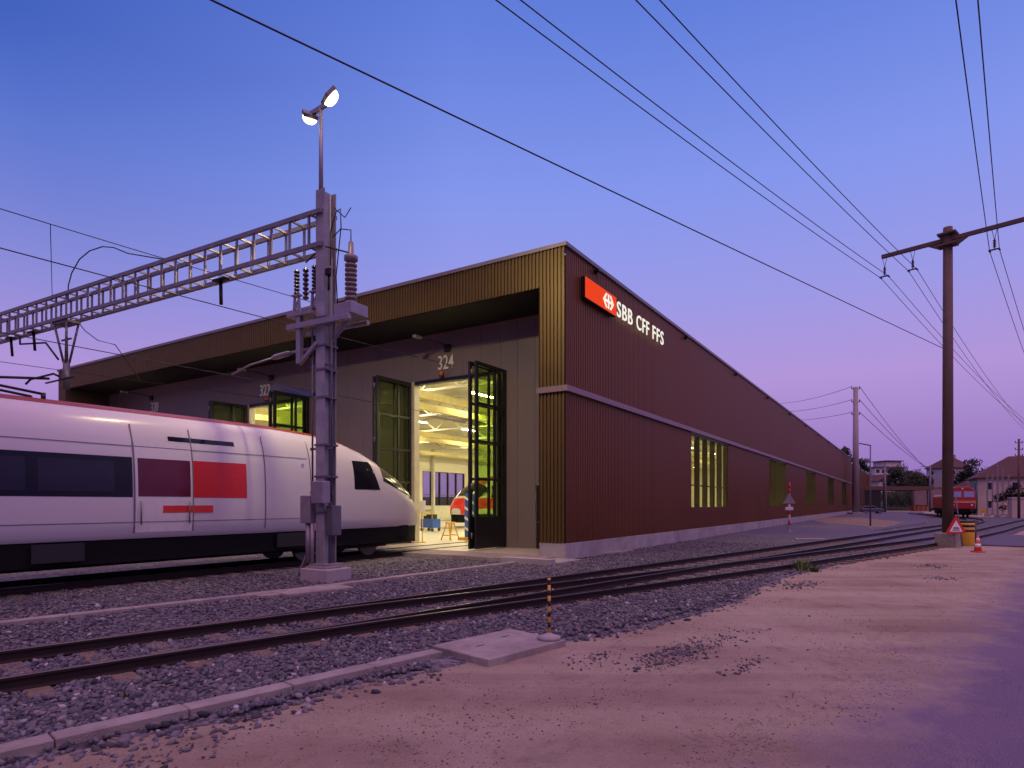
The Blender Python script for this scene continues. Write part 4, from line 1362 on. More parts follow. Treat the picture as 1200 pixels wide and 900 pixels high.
mb = MB(); mb.tube([(-.95, .1, 1.95), (-.95, .1, 2.25), (-.6, .1, 2.35), (-.35, .1, 2.2)], .014, 6); mb.tube([(-.35, .1, 2.95), (-.75, .1, 2.6), (-.95, .1, 2.8)], .014, 6)
mb.tube([(-.25, .1, 1.5), (-.3, .15, 2.3), (-.45, .1, 2.8), (-.6, .1, 2.85), (-.62, .1, 2.4), (-.45, .1, 1.2), (-.5, .1, .5)], .014, 6)
mb.tube([(.62, .1, 1.75), (0, .1, 2.05), (-.85, .1, 1.72)], .02, 6); mb.tube([(-.2, .1, .9), (-.2, .1, 1.3)], .03); mb.cbox((-.22, .1, 1.35), .18, .14, .16)
mb.build('jumper_cable', M_WIRE, sw)
# floodlights
fl = thing('flood_lamp', 'two lit floodlights on a slim pole above the gantry mast', 'flood lamp', MP + Vector((0, 0, 9.2)), GA)
MB().tube([(.18, 0, .3), (.18, 0, 2.85)], [.06, .045], 10).build('pole', M_GALV, fl)
mb = MB(); mb.bar((-.2, 0, 2.9), (.55, 0, 2.8), .08, .1); mb.build('crossbar', M_GALV, fl)
M_FLOOD = emit('flood_light', (1.0, 0.84, 0.52), 6.0)
def head(x, y, z, dirv, power, scale):
    d = Vector(dirv).normalized()
    q = d.to_track_quat('-Z', 'Y').to_matrix().to_4x4()
    M_ = Matrix.Translation((x, y, z)) @ q
    mb = MB(); mb.prism([(-.24 * scale, -.18 * scale), (.24 * scale, -.18 * scale), (.24 * scale, .18 * scale), (-.24 * scale, .18 * scale)], 0, .1)
    mb.v = [tuple(M_ @ Vector(p)) for p in mb.v]
    h = mb.build('lamp_head', M_GALVD, fl, bevel=.01)
    mb = MB(); mb.lathe((0, 0, 0), [(.23 * scale, -.002), (.23 * scale, -.05), (.20 * scale, -.10), (.13 * scale, -.15), (.04 * scale, -.17)], 20)
    mb.v = [tuple(M_ @ Vector(p)) for p in mb.v]
    mb.build('lens', M_FLOOD, h)
    ld = bpy.data.lights.new('flood_light', 'AREA'); ld.shape = 'RECTANGLE'; ld.size = .42 * scale; ld.size_y = .3 * scale
    ld.energy = power; ld.color = (1.0, .80, .40); ld.spread = R(116)
    lo = bpy.data.objects.new('flood_light', ld); COL.objects.link(lo); lo.parent = fl
    lo.matrix_basis = Matrix.Translation(Vector((x, y, z)) + d * .2) @ q
def world_dir(v):     # world direction into the gantry's own frame
    return Matrix.Rotation(-GA, 3, 'Z') @ Vector(v)
head(-.14, .0, 3.02, world_dir((.58, .36, -.5)), 210, .95)
head(.58, .0, 2.74, world_dir((-.32, .52, -.62)), 380, .78)

# ------------------------------------------------------------------ overhead wires
def sagline(p, q, sag, n=24):
    p = Vector(p); q = Vector(q)
    return [p + (q - p) * (i / n) - Vector((0, 0, 4 * sag * (i / n) * (1 - i / n))) for i in range(n + 1)]
def wire(label, pts, r=.012, group=None):
    mb = MB().tube(pts, r, 6)
    return single('overhead_wire', mb, M_WIRE, label, 'wire', group)
GW = 'wires over the tracks at the gate front'
def on_line(pts, px_):
    k = (px_ - 600) / F
    for a, b in zip(pts[:-1], pts[1:]):
        if a.y > .5 and b.y > .5:
            fa = a.x - k * a.y; fb = b.x - k * b.y
            if fa * fb <= 0: return a + (b - a) * (fa / (fa - fb))
FEED = sagline(B(-45, 10, 9.9), B(-.06, 10, 10.0), .45)
MID = sagline(B(-45, DOORS[1], 7.3), B(REC, DOORS[1], 7.6), .3)
wire('thick messenger wire running under the gantry beam into the near gate', sagline(B(-45, DOORS[0], 7.55), B(REC, DOORS[0], 7.95), .3), .014, GW)
wire('contact wire above the train roof running into the near gate', sagline(B(-45, DOORS[0], 5.75), B(REC + 30, DOORS[0], 5.75), .05), .011, GW)
wire('high feeder wire crossing over the gantry beam to the bronze fascia', FEED, .013, GW)
wire('contact wire of the middle gate track under the gantry', sagline(B(-45, DOORS[1], 5.75), B(REC, DOORS[1], 5.75), .05), .011, GW)
wire('messenger wire of the middle gate track under the gantry', MID, .012, GW)
pa = on_line(FEED, 59); wire('thin vertical dropper wire hanging left of the curved jumper', [pa, MP + GD * 13.8 + Vector((0, 0, 9.3))], .01)
mb = MB().tube([P(x, y, 22.2) for x, y in ((80, 352), (80, 335), (84, 320), (93, 304), (105, 294), (120, 289), (133, 290), (150, 297))] + [on_line(FEED, 200)], .02, 8)
single('jumper_cable', mb, M_WIRE, 'curved jumper cable arching above the left of the gantry beam', 'cable')
single('jumper_cable', MB().tube([P(x, y, 22.6) for x, y in ((92, 378), (100, 388), (115, 399), (135, 404))] + [on_line(MID, 165)], .016, 6), M_WIRE, 'slack jumper cable hanging right of the V shaped support', 'cable')

# transmission pole at the right
TP = Vector((19.9, 28.6, 0))
AD = Vector((.665, -.747, 0))
tp = thing('transmission_pole', 'tall brown steel pole with a long crossarm carrying paired wires', 'utility pole', TP, math.atan2(AD.y, AD.x))
MB().tube([(0, 0, .5), (0, 0, 14.55)], [.235, .19], 8).build('pole', M_POLE, tp)
mb = MB(); mb.bar((-2.72, 0, 14.0), (3.2, 0, 14.0), .16, .17)
for s in (-1, 1): mb.prism([(s * .28, 13.6), (s * .28, 14.05), (s * .95, 14.05), (s * .85, 13.95)], -.06, .06, axis='y')
mb.box(-.36, .36, -.3, .3, 13.7, 13.78); mb.box(-.36, .36, -.3, .3, 14.2, 14.28)
mb.build('crossarm', M_POLE, tp)
INS = [(-2.6, 'o'), (-1.4, 'i'), (1.72, 'r'), (3.05, 'f')]
for x, k in INS:
    mb = MB(); mb.tube([(x - .1, 0, 13.93), (x, 0, 13.45)], .012, 6); mb.tube([(x + .1, 0, 13.93), (x, 0, 13.45)], .012, 6)
    insul(mb, x, 0, 13.12, 13.47, .06, 5)
    mb.bar((x - .17, 0, 13.03), (x + .17, 0, 13.03), .04, .06); mb.tube([(x, 0, 13.03), (x, 0, 13.14)], .02)
    for s in (-.17, .17): mb.tube([(x + s, -.12, 12.99), (x + s, .12, 12.99)], .04, 6)
    mb.build('insulator_string', M_INSUL, tp)
MB().box(-.42, .42, -.42, .42, -.3, .62).build('footing', M_CONC2, tp, bevel=.03)
mb = MB(); mb.tube([(.5, .3, .0), (.25, .2, 2.2)], .025); mb.build('earth_pipe', M_GALVD, tp)
WAY = {'o': ((577, 0), 11.8), 'i': ((747, 0), 11.8), 'r': ((1132, 0), 11.8), 'f': ((1330, 0), 11.8)}
NAM = {'o': 'from the left end of the crossarm', 'i': 'from the inner left insulator of the crossarm', 'r': 'from the inner right insulator of the crossarm', 'f': 'from the right end of the crossarm'}
for x, k in INS:
    p0 = TP + AD * x + Vector((0, 0, 12.99))
    (qx, qy), qz = WAY[k]
    p1 = PZ(qx, qy, qz)
    hd = (p1 - p0); hd.z = 0; L0 = hd.length; hd.normalize()
    sd = Vector((hd.y, -hd.x, 0))
    hf = Vector((math.sin(R(43)), math.cos(R(43)), 0)) if k in 'rf' else -hd
    if k == 'f': hd = hr
    if k == 'r': hr = hd
    for j, s in enumerate((-.17, .17)):
        # parabola through p0 (0) and p1 (at L0), lowest about 45 m out
        pts = []
        slope = (qz - 12.99) / L0 - .0004 * L0
        for i in range(31):
            d = 80 * (i / 30) ** 1.3
            z = 12.99 + slope * d * (1 - min(d, 80) / 160) + .0004 * d * d
            z = max(z, 9.0)
            pts.append(p0 + hd * d + sd * s + Vector((0, 0, z - 12.99)))
        bk = []
        for i in range(1, 25):
            d = 120 * i / 24
            bk.append(p0 + hf * d + sd * s + Vector((0, 0, -.085 * d + .0007 * d * d)))
        wire('%s wire of the pair %s' % ('inner' if j else 'outer', NAM[k]), list(reversed(bk)) + pts, .014, 'paired wires of the transmission pole')
p0 = TP + Vector((-.25, 0, 9.05)); p1 = PZ(265, 0, 8.8)
wire('single wire crossing the whole sky down to the brown pole', sagline(p0, p1 + (p1 - p0) * 1.5, .1, 30), .014)

# warning sign, barrel, cone at the pole foot
sgn = thing('warning_sign', 'red bordered triangular warning sign leaning on the pole footing', 'sign', TP + Vector((-.05, -.60, .62)), R(4))
mb = MB(); mb.prism([(-.45, .03), (-.40, -.02), (.40, -.02), (.45, .03), (.43, .10), (.04, .74), (-.04, .74), (-.43, .10)], 0, .03, axis='y'); mb.build('border', M_RED, sgn)
mb = MB(); mb.prism([(-.31, .07), (.31, .07), (0, .58)], -.006, -.002, axis='y'); mb.build('face', M_WHITE, sgn)
mb = MB(); mb.box(-.17, .17, -.012, -.008, .12, .15); mb.box(-.15, .15, -.012, -.008, .18, .215); mb.box(-.12, .12, -.012, -.008, .24, .27); mb.build('symbol', M_BLACK, sgn)
mb = MB(); mb.box(-.02, .02, .032, .06, -.55, .7); mb.build('stake', M_GALVD, sgn)
bq = P(1132, 638, 29.6)
br = thing('marker_barrel', 'yellow and black banded bollard beside the pole footing', 'bollard', (bq.x, bq.y, 0), 0)
MB().lathe((0, 0, -.04), [(.32, 0), (.34, .05), (.34, 1.02), (.30, 1.08)], 20).build('body', M_YEL, br)
mb = MB(); mb.lathe((0, 0, 0), [(.346, .62), (.346, .72)], 20); mb.lathe((0, 0, 0), [(.346, .84), (.346, .95)], 20); mb.lathe((0, 0, 0), [(.31, 1.05), (.29, 1.13)], 20); mb.build('band', M_BLACK, br)
cq = P(1146, 647, 25.4)
cn = thing('traffic_cone', 'orange and white traffic cone on the dirt right of the pole', 'traffic cone', (cq.x, cq.y, ground_z(cq.x, cq.y)), R(10))
MB().box(-.19, .19, -.19, .19, 0, .05).build('base', M_RED, cn, bevel=.02)
MB().lathe((0, 0, .05), [(.14, 0), (.03, .62)], 16).build('cone', mat('cone_orange', (.75, .09, .03), .5), cn)
mb = MB(); mb.lathe((0, 0, .05), [(.116, .16), (.089, .30)], 16); mb.lathe((0, 0, .05), [(.072, .41), (.052, .52)], 16); mb.build('band', M_WHITE, cn)
st_ = P(1143, 634, 31.5)
single('steel_stake', MB().tube([(st_.x, st_.y, -.05), (st_.x, st_.y, 1.1)], .05, 8).box(st_.x - .12, st_.x + .12, st_.y - .02, st_.y + .02, .85, 1.1), M_POLE, 'short brown stake with a plate behind the yellow bollard', 'stake')

# ------------------------------------------------------------------ far poles, lamp, wires
PB = Vector((63.1, 115, 0))
pl = thing('power_pole', 'tall pale round power pole with short arms at the end of the depot', 'utility pole', PB, 0)
MB().tube([(0, 0, .25), (0, 0, 23.3)], [.62, .40], 14).build('pole', mat('pale_pole', (.34, .30, .30), .6, .2), pl)
MB().box(-1.1, 1.1, -1.1, 1.1, -.1, .3).build('footing', M_CONC, pl, bevel=.04)
for z in (23.0, 20.6, 18.3):
    mb = MB(); mb.bar((-.75, 0, z), (.75, 0, z), .14, .14)
    for s in (-.72, .72): mb.tube([(s, 0, z), (s, 0, z + .5)], .08, 6)
    mb.build('arm', M_GALVD, pl)
k = 0
for z, py in ((23.0, 483), (20.6, 500), (18.3, 523)):
    a = PB + Vector((.72, 0, z + .4))
    b = P(1090 + k * 6, 553 + k * 2, 230)
    wire(['top', 'middle', 'bottom'][k] + ' wire from the pale power pole to the hillside', sagline(a, b, 1.2), .05, 'wires of the pale power pole')
    c = P(905, 468 + k * 9, 165)
    wire(['top', 'middle', 'bottom'][k] + ' wire from the pale power pole behind the depot roof', sagline(PB + Vector((-.72, 0, z + .4)), c + (c - a) * .4, 1.5), .04, 'wires of the pale power pole')
    k += 1
SL = P(1020, 618, 51.1); SL.z = 0
lp = thing('street_lamp', 'slim unlit street lamp with a short arm in the yard', 'street lamp', SL, 0)
MB().tube([(0, 0, 0), (0, 0, 6.7)], [.07, .045], 10).build('pole', M_GALVD, lp)
mb = MB(); mb.bar((0.02, 0, 6.68), (-.9, 0, 6.85), .14, .07); mb.build('lamp_head', M_GALVD, lp)
mb = MB(); mb.lathe((0, 0, -.05), [(.16, 0), (.14, .12), (.08, .14)], 12); mb.build('base', M_CONC, lp)

# ------------------------------------------------------------------ car
def make_car(loc, rz):
    t = thing('parked_car', 'dark blue hatchback parked at the foot of the pale power pole', 'car', loc, rz)
    Mb = mat('car_paint', (.12, .13, .17), .25, .3, var=.02)
    low = [(-2.0, .45), (-2.02, .8), (-1.9, .98), (-1.2, 1.02), (1.0, 1.0), (1.75, .88), (2.0, .7), (2.05, .4), (1.6, .28), (-1.7, .28)]
    mb = MB(); mb.prism([(x, z) for x, z in low], -.86, .86, axis='y')
    mb.prism([(-1.85, 1.0), (-1.35, 1.44), (.1, 1.48), (.45, 1.40), (1.05, 1.0)], -.70, .70, axis='y')
    body = mb.build('body', Mb, t, bevel=.06)
    w_ = MB()
    for s in (-1, 1):
        y0 = s * .70; y1 = s * .712
        w_.prism([(-1.55, 1.05), (-1.2, 1.38), (-.35, 1.41), (-.35, 1.05)], min(y0, y1), max(y0, y1), axis='y')
        w_.prism([(-.28, 1.05), (-.28, 1.41), (.1, 1.42), (.4, 1.35), (.85, 1.05)], min(y0, y1), max(y0, y1), axis='y')
    w_.add([(1.07, -.6, 1.03), (1.07, .6, 1.03), (.49, .55, 1.40), (.49, -.55, 1.40)], [(0, 1, 2, 3)])
    w_.build('window', M_WINDK, t)
    for x in (-1.25, 1.25):
        for s in (-1, 1):
            o = MB().lathe((x, s * .8, .31), [(.31, -.1), (.31, .1), (.2, .105)], 18, 'y').build('wheel', M_BLACK, t)
            MB().lathe((x, s * .8, .31), [(.19, -.108), (.19, .108)], 12, 'y').build('rim', M_GALV, o)
    for s in (-1, 1):
        MB().box(1.86, 2.0, s * .5 - .16, s * .5 + .16, .68, .8).build('headlight', mat('headlight_glass', (.6, .6, .6), .1), t, bevel=.02)
    return t
cp = P(1021, 601, 122); make_car((cp.x, cp.y, 0), R(-14))

# ------------------------------------------------------------------ red locomotive
def make_loco():
    t = thing('red_locomotive', 'red shunting locomotive standing on the track beyond the pole', 'locomotive', LOCO, math.atan2(LH.y, LH.x))
    Mr = mat('loco_red', (.42, .03, .025), .4, var=.08)
    # local +x away from the camera; cab at x=0..3.2
    mb = MB(); mb.prism([(-1.42, 1.25), (1.42, 1.25), (1.42, 3.1), (1.25, 3.75), (.7, 4.1), (-.7, 4.1), (-1.25, 3.75), (-1.42, 3.1)], 0, 3.4, axis='x'); mb.build('cab', Mr, t, bevel=.05)
    mb = MB(); mb.prism([(-1.2, 1.25), (1.2, 1.25), (1.2, 2.9), (.9, 3.2), (-.9, 3.2), (-1.2, 2.9)], 3.41, 13, axis='x'); mb.build('hood', Mr, t, bevel=.05)
    mb = MB(); mb.box(-.5, 13.5, -1.4, 1.4, .95, 1.24); mb.box(-.45, -.3, -1.35, 1.35, .7, .95); mb.build('underframe', M_TRAIND, t)
    for y in (-.68, .68): MB().box(-.03, -.005, y - .55, y + .55, 2.75, 3.5).build('window', mat('loco_window', (.35, .40, .62), .08, 0, spec=.8), t)
    mb = MB(); mb.box(-.02, -.004, -1.4, 1.4, 2.2, 2.3); mb.build('stripe', M_YEL, t)
    for y in (-1.0, 1.0): MB().lathe((-.04, y, 1.75), [(.13, -.02), (.13, .04)], 12, 'x').build('headlight', M_WHITE, t)
    MB().lathe((-.04, 0, 3.85), [(.1, -.02), (.1, .04)], 12, 'x').build('headlight', M_WHITE, t)
    for y in (-.88, .88):
        mb = MB(); mb.lathe((-.75, y, 1.08), [(.24, 0), (.24, .06), (.08, .07), (.08, .3)], 14, 'x'); mb.build('buffer', M_BLACK, t)
    for bx in (2.4, 10.6):
        mb = MB()
        for a in (-1.2, 1.2):
            for y in (-.76, .76): mb.lathe((bx + a, y, .62), [(.46, -.07), (.46, .07)], 16, 'y')
        mb.box(bx - 1.8, bx + 1.8, -1.05, 1.05, .5, .95); mb.build('bogie', M_TRAIND, t)
    mb = MB(); mb.tube([(-.35, -1.3, 1.25), (-.35, -1.3, 2.1), (-.35, 1.3, 2.1), (-.35, 1.3, 1.25)], .03); mb.build('handrail', M_WHITE, t)
make_loco()
gq = P(1128, 572, 108)
gt = thing('green_wagon', 'green wagon roof showing above the red locomotive', 'wagon', (gq.x, gq.y, 0), math.atan2(LH.y, LH.x))
mb = MB(); mb.prism([(-1.4, 1.2), (1.4, 1.2), (1.4, 4.3), (1.0, 4.9), (-1.0, 4.9), (-1.4, 4.3)], 0, 8, axis='x'); mb.build('body', mat('wagon_green', (.03, .16, .12), .5), gt)
mb = MB(); mb.box(.2, 7.8, -1.2, 1.2, .6, 1.19)
for a in (1.2, 6.8):
    for y in (-.76, .76): mb.lathe((a, y, .6), [(.45, -.07), (.45, .07)], 14, 'y')
mb.build('underframe', M_TRAIND, gt)

# ------------------------------------------------------------------ background buildings
M_ROOFR = mat('red_roof_tiles', (.085, .035, .032), .85, var=.2, scale=2, bump=.3, bscale=12)
M_PLAST = mat('cream_plaster', (.50, .42, .36), .85, var=.1, scale=.6)
M_PLASW = mat('white_plaster', (.62, .55, .54), .85, var=.08, scale=.6)
M_PANE = mat('house_pane', (.03, .03, .045), .1, spec=.7)
def house(label, loc, rz, L_, W_, h, ridge, mw, storeys=2, cols=4, hip=True, half=False):
    t = thing('house', label, 'house', loc, rz)
    MB().box(-L_ / 2, L_ / 2, -W_ / 2, W_ / 2, -1.5, h).build('wall', mw, t)
    o = .5; a = W_ / 2 * .9 if hip else -o
    mb = MB()
    vs = [(-L_ / 2 - o, -W_ / 2 - o, h), (L_ / 2 + o, -W_ / 2 - o, h), (L_ / 2 + o, W_ / 2 + o, h), (-L_ / 2 - o, W_ / 2 + o, h), (-L_ / 2 + a, 0, ridge), (L_ / 2 - a, 0, ridge)]
    vs += [(x, y, z - .2) for x, y, z in vs[:4]]
    mb.add(vs, [(0, 1, 5, 4), (2, 3, 4, 5), (1, 2, 5), (3, 0, 4), (0, 6, 7, 1), (1, 7, 8, 2), (2, 8, 9, 3), (3, 9, 6, 0), (6, 9, 8, 7)])
    rf = mb.build('roof', M_ROOFR, t)
    MB().box(L_ * .18, L_ * .18 + .7, -.3, .4, ridge - 1.5, ridge + .9).build('chimney', M_PLAST, rf)
    for s in range(storeys):
        z = .9 + s * (h / storeys)
        for c in range(cols):
            x = -L_ / 2 + L_ * (c + .5) / cols
            f = MB().box(x - .55, x + .55, -W_ / 2 - .04, -W_ / 2 - .004, z, z + 1.4).build('window', M_WHITE, t)
            MB().box(x - .45, x + .45, -W_ / 2 - .06, -W_ / 2 - .042, z + .1, z + 1.3).build('pane', M_PANE, f)
        for c in range(2):
            y = -W_ / 2 + W_ * (c + .5) / 2
            f = MB().box(-L_ / 2 - .04, -L_ / 2 - .004, y - .55, y + .55, z, z + 1.4).build('window', M_WHITE, t)
            MB().box(-L_ / 2 - .06, -L_ / 2 - .042, y - .45, y + .45, z + .1, z + 1.3).build('pane', M_PANE, f)
    return t
hp = P(1113, 570, 225); house('cream house with dark red hipped roof on the hill behind the pole', (hp.x, hp.y, 8.0), R(20), 11.5, 9, 6.6, 10.6, M_PLASW, 2, 4)
hp = P(1212, 596, 108); house('large old station house with dark hipped roof at the right edge', (hp.x, hp.y, .2), R(-30), 17, 11, 6.2, 10.0, M_PLAST, 2, 5)
hp = P(1140, 590, 150); house('low grey shed with red roof behind the locomotive', (hp.x, hp.y, 0), R(10), 9, 6, 5.0, 7.4, M_PLAST, 1, 3)
hp = P(1068, 571, 330); house('distant low house with brown roof right of the dark trees', (hp.x, hp.y, 11), R(10), 14, 9, 4.5, 7.5, M_PLAST, 1, 4)
# white terraced apartment building
hp = P(1034, 590, 290)
ab = thing('apartment_building', 'white stepped apartment block with flat roofs on the hill', 'apartment block', (hp.x, hp.y, 7.0), R(12))
MB().box(-8.5, 7, -5, 5, -2, 11.2).build('wall', M_PLASW, ab)
MB().box(-1.5, 6.5, -4.0, 4, 11.2, 14.2).build('penthouse', M_PLASW, ab)
mb = MB(); mb.box(-9, 7.5, -5.6, 5.3, 11.2, 11.6); mb.box(-2.2, 7.2, -4.8, 4.4, 14.2, 14.6); mb.box(-9, 7.5, -6.2, -5.01, 7.5, 7.8); mb.build('roof', mat('flat_roof_brown', (.13, .08, .07), .8), ab)
mb = MB(); mb.box(-9, 7.5, -6.2, -6.1, 7.8, 8.7); mb.build('balcony_rail', M_PLASW, ab)
for z in (1.2, 4.6, 8.3):
    for x in (-7, -4, -1, 2, 5):
        f = MB().box(x - .9, x + .9, -5.05, -5.004, z, z + 2).build('window', M_GALVD, ab)
        MB().box(x - .8, x + .8, -5.08, -5.052, z + .1, z + 1.9).build('pane', M_PANE, f)
hp = P(1031, 577, 240)
an = thing('annex_building', 'small white gabled annex below the stepped apartment block', 'house', (hp.x, hp.y, 4.0), R(12))
MB().box(-4, 4, -4, 4, -2, 6.4).build('wall', M_PLASW, an)
mb = MB(); mb.prism([(-4.6, 6.4), (4.6, 6.4), (0, 9.0)], -4.5, 4.5, axis='y'); mb.build('roof', M_ROOFR, an)
for x in (-2, 1.5): MB().box(x - .5, x + .5, -4.04, -4.004, 3, 4.5).build('window', M_PANE, an)
# canopy / loading gate at the end of the yard
hp = P(1060, 597, 175)
cg = thing('loading_canopy', 'dark brown flat canopy on posts at the far end of the yard', 'canopy', (hp.x, hp.y, 0), R(-4))
MB().box(-13, 6.4, -2.5, 9, 5.6, 6.7).build('roof', mat('canopy_brown', (.12, .065, .045), .7), cg)
for x in (-6.3, 5.4): MB().box(x - .35, x + .35, -2.3, -1.6, -.2, 5.59).build('post', M_GALV, cg)
MB().box(-13, -7.5, -2.2, 8.5, -.2, 5.59).build('side_bay', M_BLACK, cg)
wq = P(1096, 590, 185)
single('retaining_wall', MB().box(wq.x - 6.5, wq.x + 6, wq.y - .5, wq.y + .5, -.3, 6.6).box(wq.x - 6.7, wq.x + 6.2, wq.y - .7, wq.y + .7, 6.6, 6.9), mat('old_wall', (.26, .19, .18), .9, var=.2, scale=1), 'tall stone retaining wall behind the red locomotive', 'wall')
sq = P(1077, 598, 150)
sk = thing('skip_container', 'rusty orange skip standing under the canopy edge', 'skip', (sq.x, sq.y, 0), R(-5))
mb = MB(); mb.prism([(-1.5, .15), (1.5, .15), (1.9, 1.5), (-1.9, 1.5)], -.9, .9, axis='y'); mb.build('tub', mat('skip_rust', (.26, .085, .035), .7, var=.2), sk)
mb = MB(); mb.box(-1.95, 1.95, -.98, .98, 1.5, 1.58); 
for x in (-1, 0, 1): mb.box(x - .05, x + .05, -.96, -.905, .2, 1.5)
mb.build('rim', M_RUST, sk)
# yard wall and small objects at the right
wq = P(1196, 597, 84)
single('yard_wall', MB().box(wq.x - 1.4, wq.x + 10, wq.y - .3, wq.y + .3, -.2, 2.6).box(wq.x - 1.5, wq.x + 10, wq.y - .4, wq.y + .4, 2.6, 2.8), M_PLAST, 'low plastered yard wall in front of the old station house', 'wall')
for i, (px_, top, Y) in enumerate(((1157, 553, 96), (1163, 556, 104), (1169, 545, 90), (1175, 548, 100), (1182, 556, 95))):
    q = P(px_, 590, Y); h = CAMH + (590 - top) / F * Y
    mt = thing('catenary_mast', ['first', 'second', 'third', 'fourth', 'fifth'][i] + ' thin grey mast from the locomotive in the row before the old station house', 'mast', (q.x, q.y, 0), R(-40), 'grey masts before the station house')
    mb = MB(); mb.box(-.1, .1, -.12, -.09, .3, h); mb.box(-.1, .1, .09, .12, .3, h); mb.box(-.01, .01, -.09, .09, .3, h); mb.build('post', M_GALV, mt)
    MB().box(-.35, .35, -.35, .35, -.1, .3).build('footing', M_CONC, mt)
    mb = MB(); mb.bar((0, 0, h - .4), (-1.6, 0, h - .2), .06, .06); mb.build('arm', M_GALVD, mt)
q = P(1194, 598, 82)
wp = thing('wooden_pole', 'dark wooden pole with small insulators before the old station house', 'utility pole', (q.x, q.y, 0), 0)
MB().tube([(0, 0, -.2), (0, 0, 10.4)], [.17, .13], 10).build('pole', M_POLE, wp)
for z in (9.9, 9.0, 8.2):
    mb = MB(); mb.bar((-.5, 0, z), (.5, 0, z), .07, .07); mb.tube([(-.48, 0, z), (-.48, 0, z + .25)], .05, 6); mb.tube([(.48, 0, z), (.48, 0, z + .25)], .05, 6)
    mb.build('crossarm', M_INSUL, wp)
q = P(1090, 590, 150)
tm = thing('lattice_mast', 'thin grey mast with a short arm left of the cream house', 'mast', (q.x, q.y, 0), 0)
MB().tube([(0, 0, -.1), (0, 0, 11.0)], [.28, .2], 8).build('post', M_GALVD, tm)
mb = MB(); mb.bar((.1, 0, 10.7), (-2.1, 0, 10.85), .16, .16); mb.build('arm', M_GALVD, tm)
q = P(1037, 598, 140)
tm = thing('grey_mast', 'grey mast standing before the canopy under the apartment block', 'mast', (q.x, q.y, 0), 0)
MB().tube([(0, 0, -.1), (0, 0, 10.5)], [.3, .22], 8).build('post', M_GALVD, tm)
mb = MB(); mb.bar((0, 0, 10.2), (.9, 0, 10.3), .1, .1); mb.build('arm', M_GALVD, tm)
q = P(1152, 598, 78)
ys_ = thing('track_signal', 'small yellow marker on a white post right of the locomotive', 'marker', (q.x, q.y, 0), R(-20))
MB().tube([(0, 0, -.05), (0, 0, .9)], .06, 8).build('post', M_WHITE, ys_); MB().box(-.3, .3, -.08, -.05, .75, 1.25).build('plate', M_YEL, ys_)

# ------------------------------------------------------------------ trees
def leaf_mat(name, c):
    return mat(name, c, .8, var=.35, scale=.9)
M_LEAF = [leaf_mat('leaf_dark', (.022, .038, .014)), leaf_mat('leaf_mid', (.035, .055, .018)), leaf_mat('leaf_grey', (.05, .055, .04))]
M_BARK = mat('bark', (.06, .045, .035), .9, var=.3, scale=6)
def tree(label, px_, Y, zbase, w_, h_, m, seed, cat='tree', name='leafy_tree', dens=1.0, group=None):
    r = random.Random(seed)
    q = P(px_, 590, Y)
    t = thing(name, label, cat, (q.x, q.y, zbase), r.uniform(0, 6), group)
    tr = MB(); tr.tube([(0, 0, -.5), (.1, 0, h_ * .3), (-.05, .1, h_ * .75)], [h_ * .03, h_ * .022, h_ * .006], 8)
    for k in range(6):
        a = r.uniform(0, 2 * PI); z = h_ * r.uniform(.25, .6)
        tr.tube([(0, 0, z), (math.cos(a) * w_ * .22, math.sin(a) * w_ * .22, z + h_ * .14), (math.cos(a) * w_ * .36, math.sin(a) * w_ * .36, z + h_ * .2)], [h_ * .012, h_ * .008, h_ * .003], 6)
    tr.build('trunk', M_BARK, t)
    cl = []
    for k in range(26):
        a = r.uniform(0, 2 * PI); rr = math.sqrt(r.random()) * w_ * .40; z = h_ * (.28 + .62 * r.random())
        sh = 1 - max(0, (z / h_ - .55)) * 1.3
        cl.append((math.cos(a) * rr * sh, math.sin(a) * rr * sh, z, w_ * r.uniform(.10, .2)))
    cr_ = MB()
    for i in range(int(2400 * dens)):
        cx, cy, cz, rad = r.choice(cl)
        d = Vector((r.gauss(0, 1), r.gauss(0, 1), r.gauss(0, .8))).normalized() * rad * r.uniform(.5, 1.1)
        c = Vector((cx, cy, cz)) + d
        s = h_ * r.uniform(.012, .026)
        a = Vector((r.gauss(0, 1), r.gauss(0, 1), r.gauss(0, 1))).normalized(); b = a.orthogonal().normalized()
        cr_.add([c - a * s - b * s * .6, c + a * s - b * s * .6, c + a * s + b * s * .6, c - a * s + b * s * .6], [(0, 1, 2, 3)])
    me = bpy.data.meshes.new('crown'); me.from_pydata(cr_.v, [], cr_.f); me.materials.append(m)
    o = bpy.data.objects.new('crown', me); COL.objects.link(o); o.parent = t
    return t
G = 'trees on the hillside'
tree('broad dark tree right of the apartment block, largest of the hillside trees', 1062, 225, 3.5, 11, 12.5, M_LEAF[0], 1, group=G)
tree('round dark tree in front of the apartment block at its right corner', 1050, 215, 4.0, 8, 10.5, M_LEAF[0], 2, group=G)
tree('mid green tree between the large dark tree and the retaining wall', 1074, 215, 3.5, 9, 8.5, M_LEAF[1], 3, group=G)
tree('dark tree against the left side of the retaining wall', 1084, 222, 4.0, 7, 8, M_LEAF[0], 4, group=G)
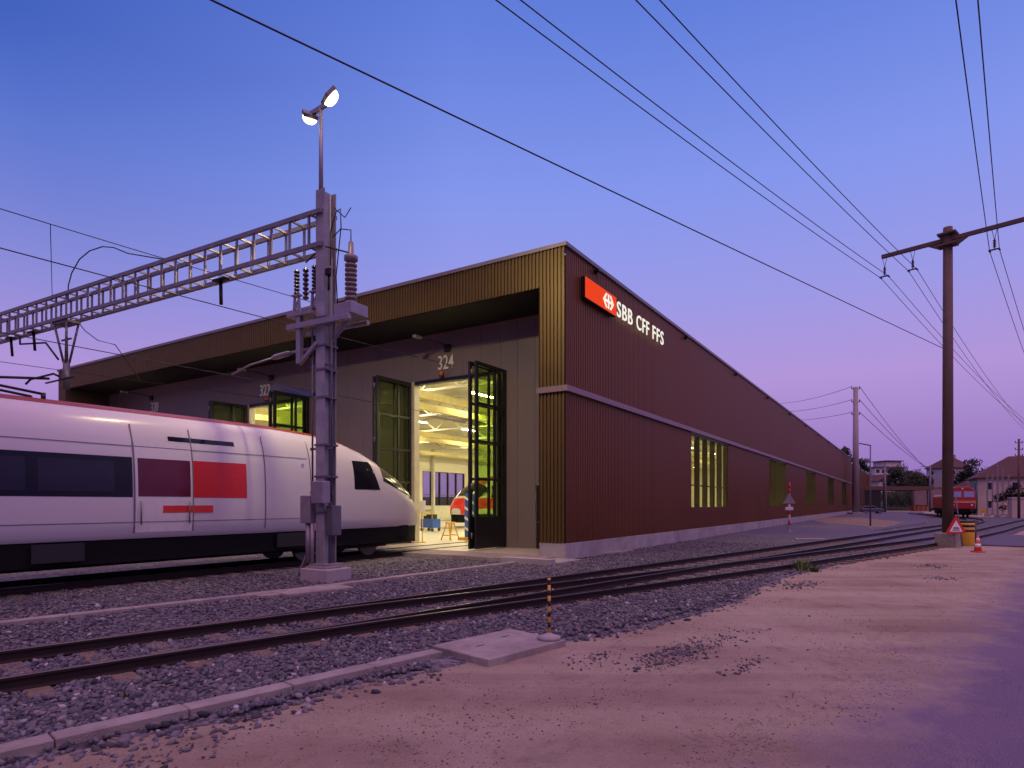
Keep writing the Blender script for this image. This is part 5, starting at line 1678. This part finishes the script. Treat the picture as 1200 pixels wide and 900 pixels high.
tree('small dark tree in front of the cream house', 1128, 205, 4.5, 9, 8.0, M_LEAF[0], 5, group=G)
tree('sparse grey tree right of the cream house', 1139, 215, 6, 8.5, 11.5, M_LEAF[2], 6, dens=.5, group=G)
tree('tree top peeking over the depot roof left of the pale pole', 986, 240, 6, 9, 18.5, M_LEAF[2], 7, dens=.7, group=G)
tree('tree top just behind the depot roof right of the pale pole', 1009, 250, 6, 8, 14.5, M_LEAF[0], 8, dens=.7, group=G)
tree('grey tree far behind the low distant house', 1080, 380, 10, 16, 10, M_LEAF[2], 9, group=G)
tree('dark shrub before the wall of the old station house', 1186, 90, -.2, 4.5, 5.0, M_LEAF[0], 10, cat='shrub', name='shrub')
for i, (a, Y, w_) in enumerate(((1044, 190, 9), (1055, 196, 10), (1068, 192, 9), (1077, 197, 8))):
    tree(['first', 'second', 'third', 'fourth'][i] + ' low bush from the left behind the open canopy', a, Y, 0, w_, 5.5, M_LEAF[i % 2], 20 + i, cat='shrub', name='bush', group='bushes behind the canopy')
def weed(label, px_, py_, h, n, seed):
    r = random.Random(seed); q = P(px_, py_, CAMH * F / (py_ - 590))
    mb = MB()
    for i in range(n):
        a = r.uniform(0, 2 * PI); l = h * r.uniform(.4, 1); o = Vector((r.gauss(0, h * .25), r.gauss(0, h * .25), 0))
        d = Vector((math.cos(a), math.sin(a), 0)); sdv = Vector((-d.y, d.x, 0)) * .012
        p = o; m1 = o + d * l * .25 + Vector((0, 0, l * .6)); e = o + d * l * .5 + Vector((0, 0, l))
        mb.add([p - sdv, p + sdv, m1 + sdv * 1.4, m1 - sdv * 1.4, e], [(0, 1, 2, 3), (3, 2, 4)])
    mb.v = [(x + q.x, y + q.y, z - .03) for x, y, z in mb.v]
    single('weed', mb, mat('weed_green', (.09, .14, .03), .8, var=.3), label, 'plant')
weed('tallest green weed growing at the ballast edge by the far rails', 938, 668, .45, 60, 1)
weed('low green weed spreading right of the tall one at the ballast edge', 955, 669, .2, 70, 2)
weed('small green weed among the ballast stones in the left foreground', 148, 818, .10, 40, 3)
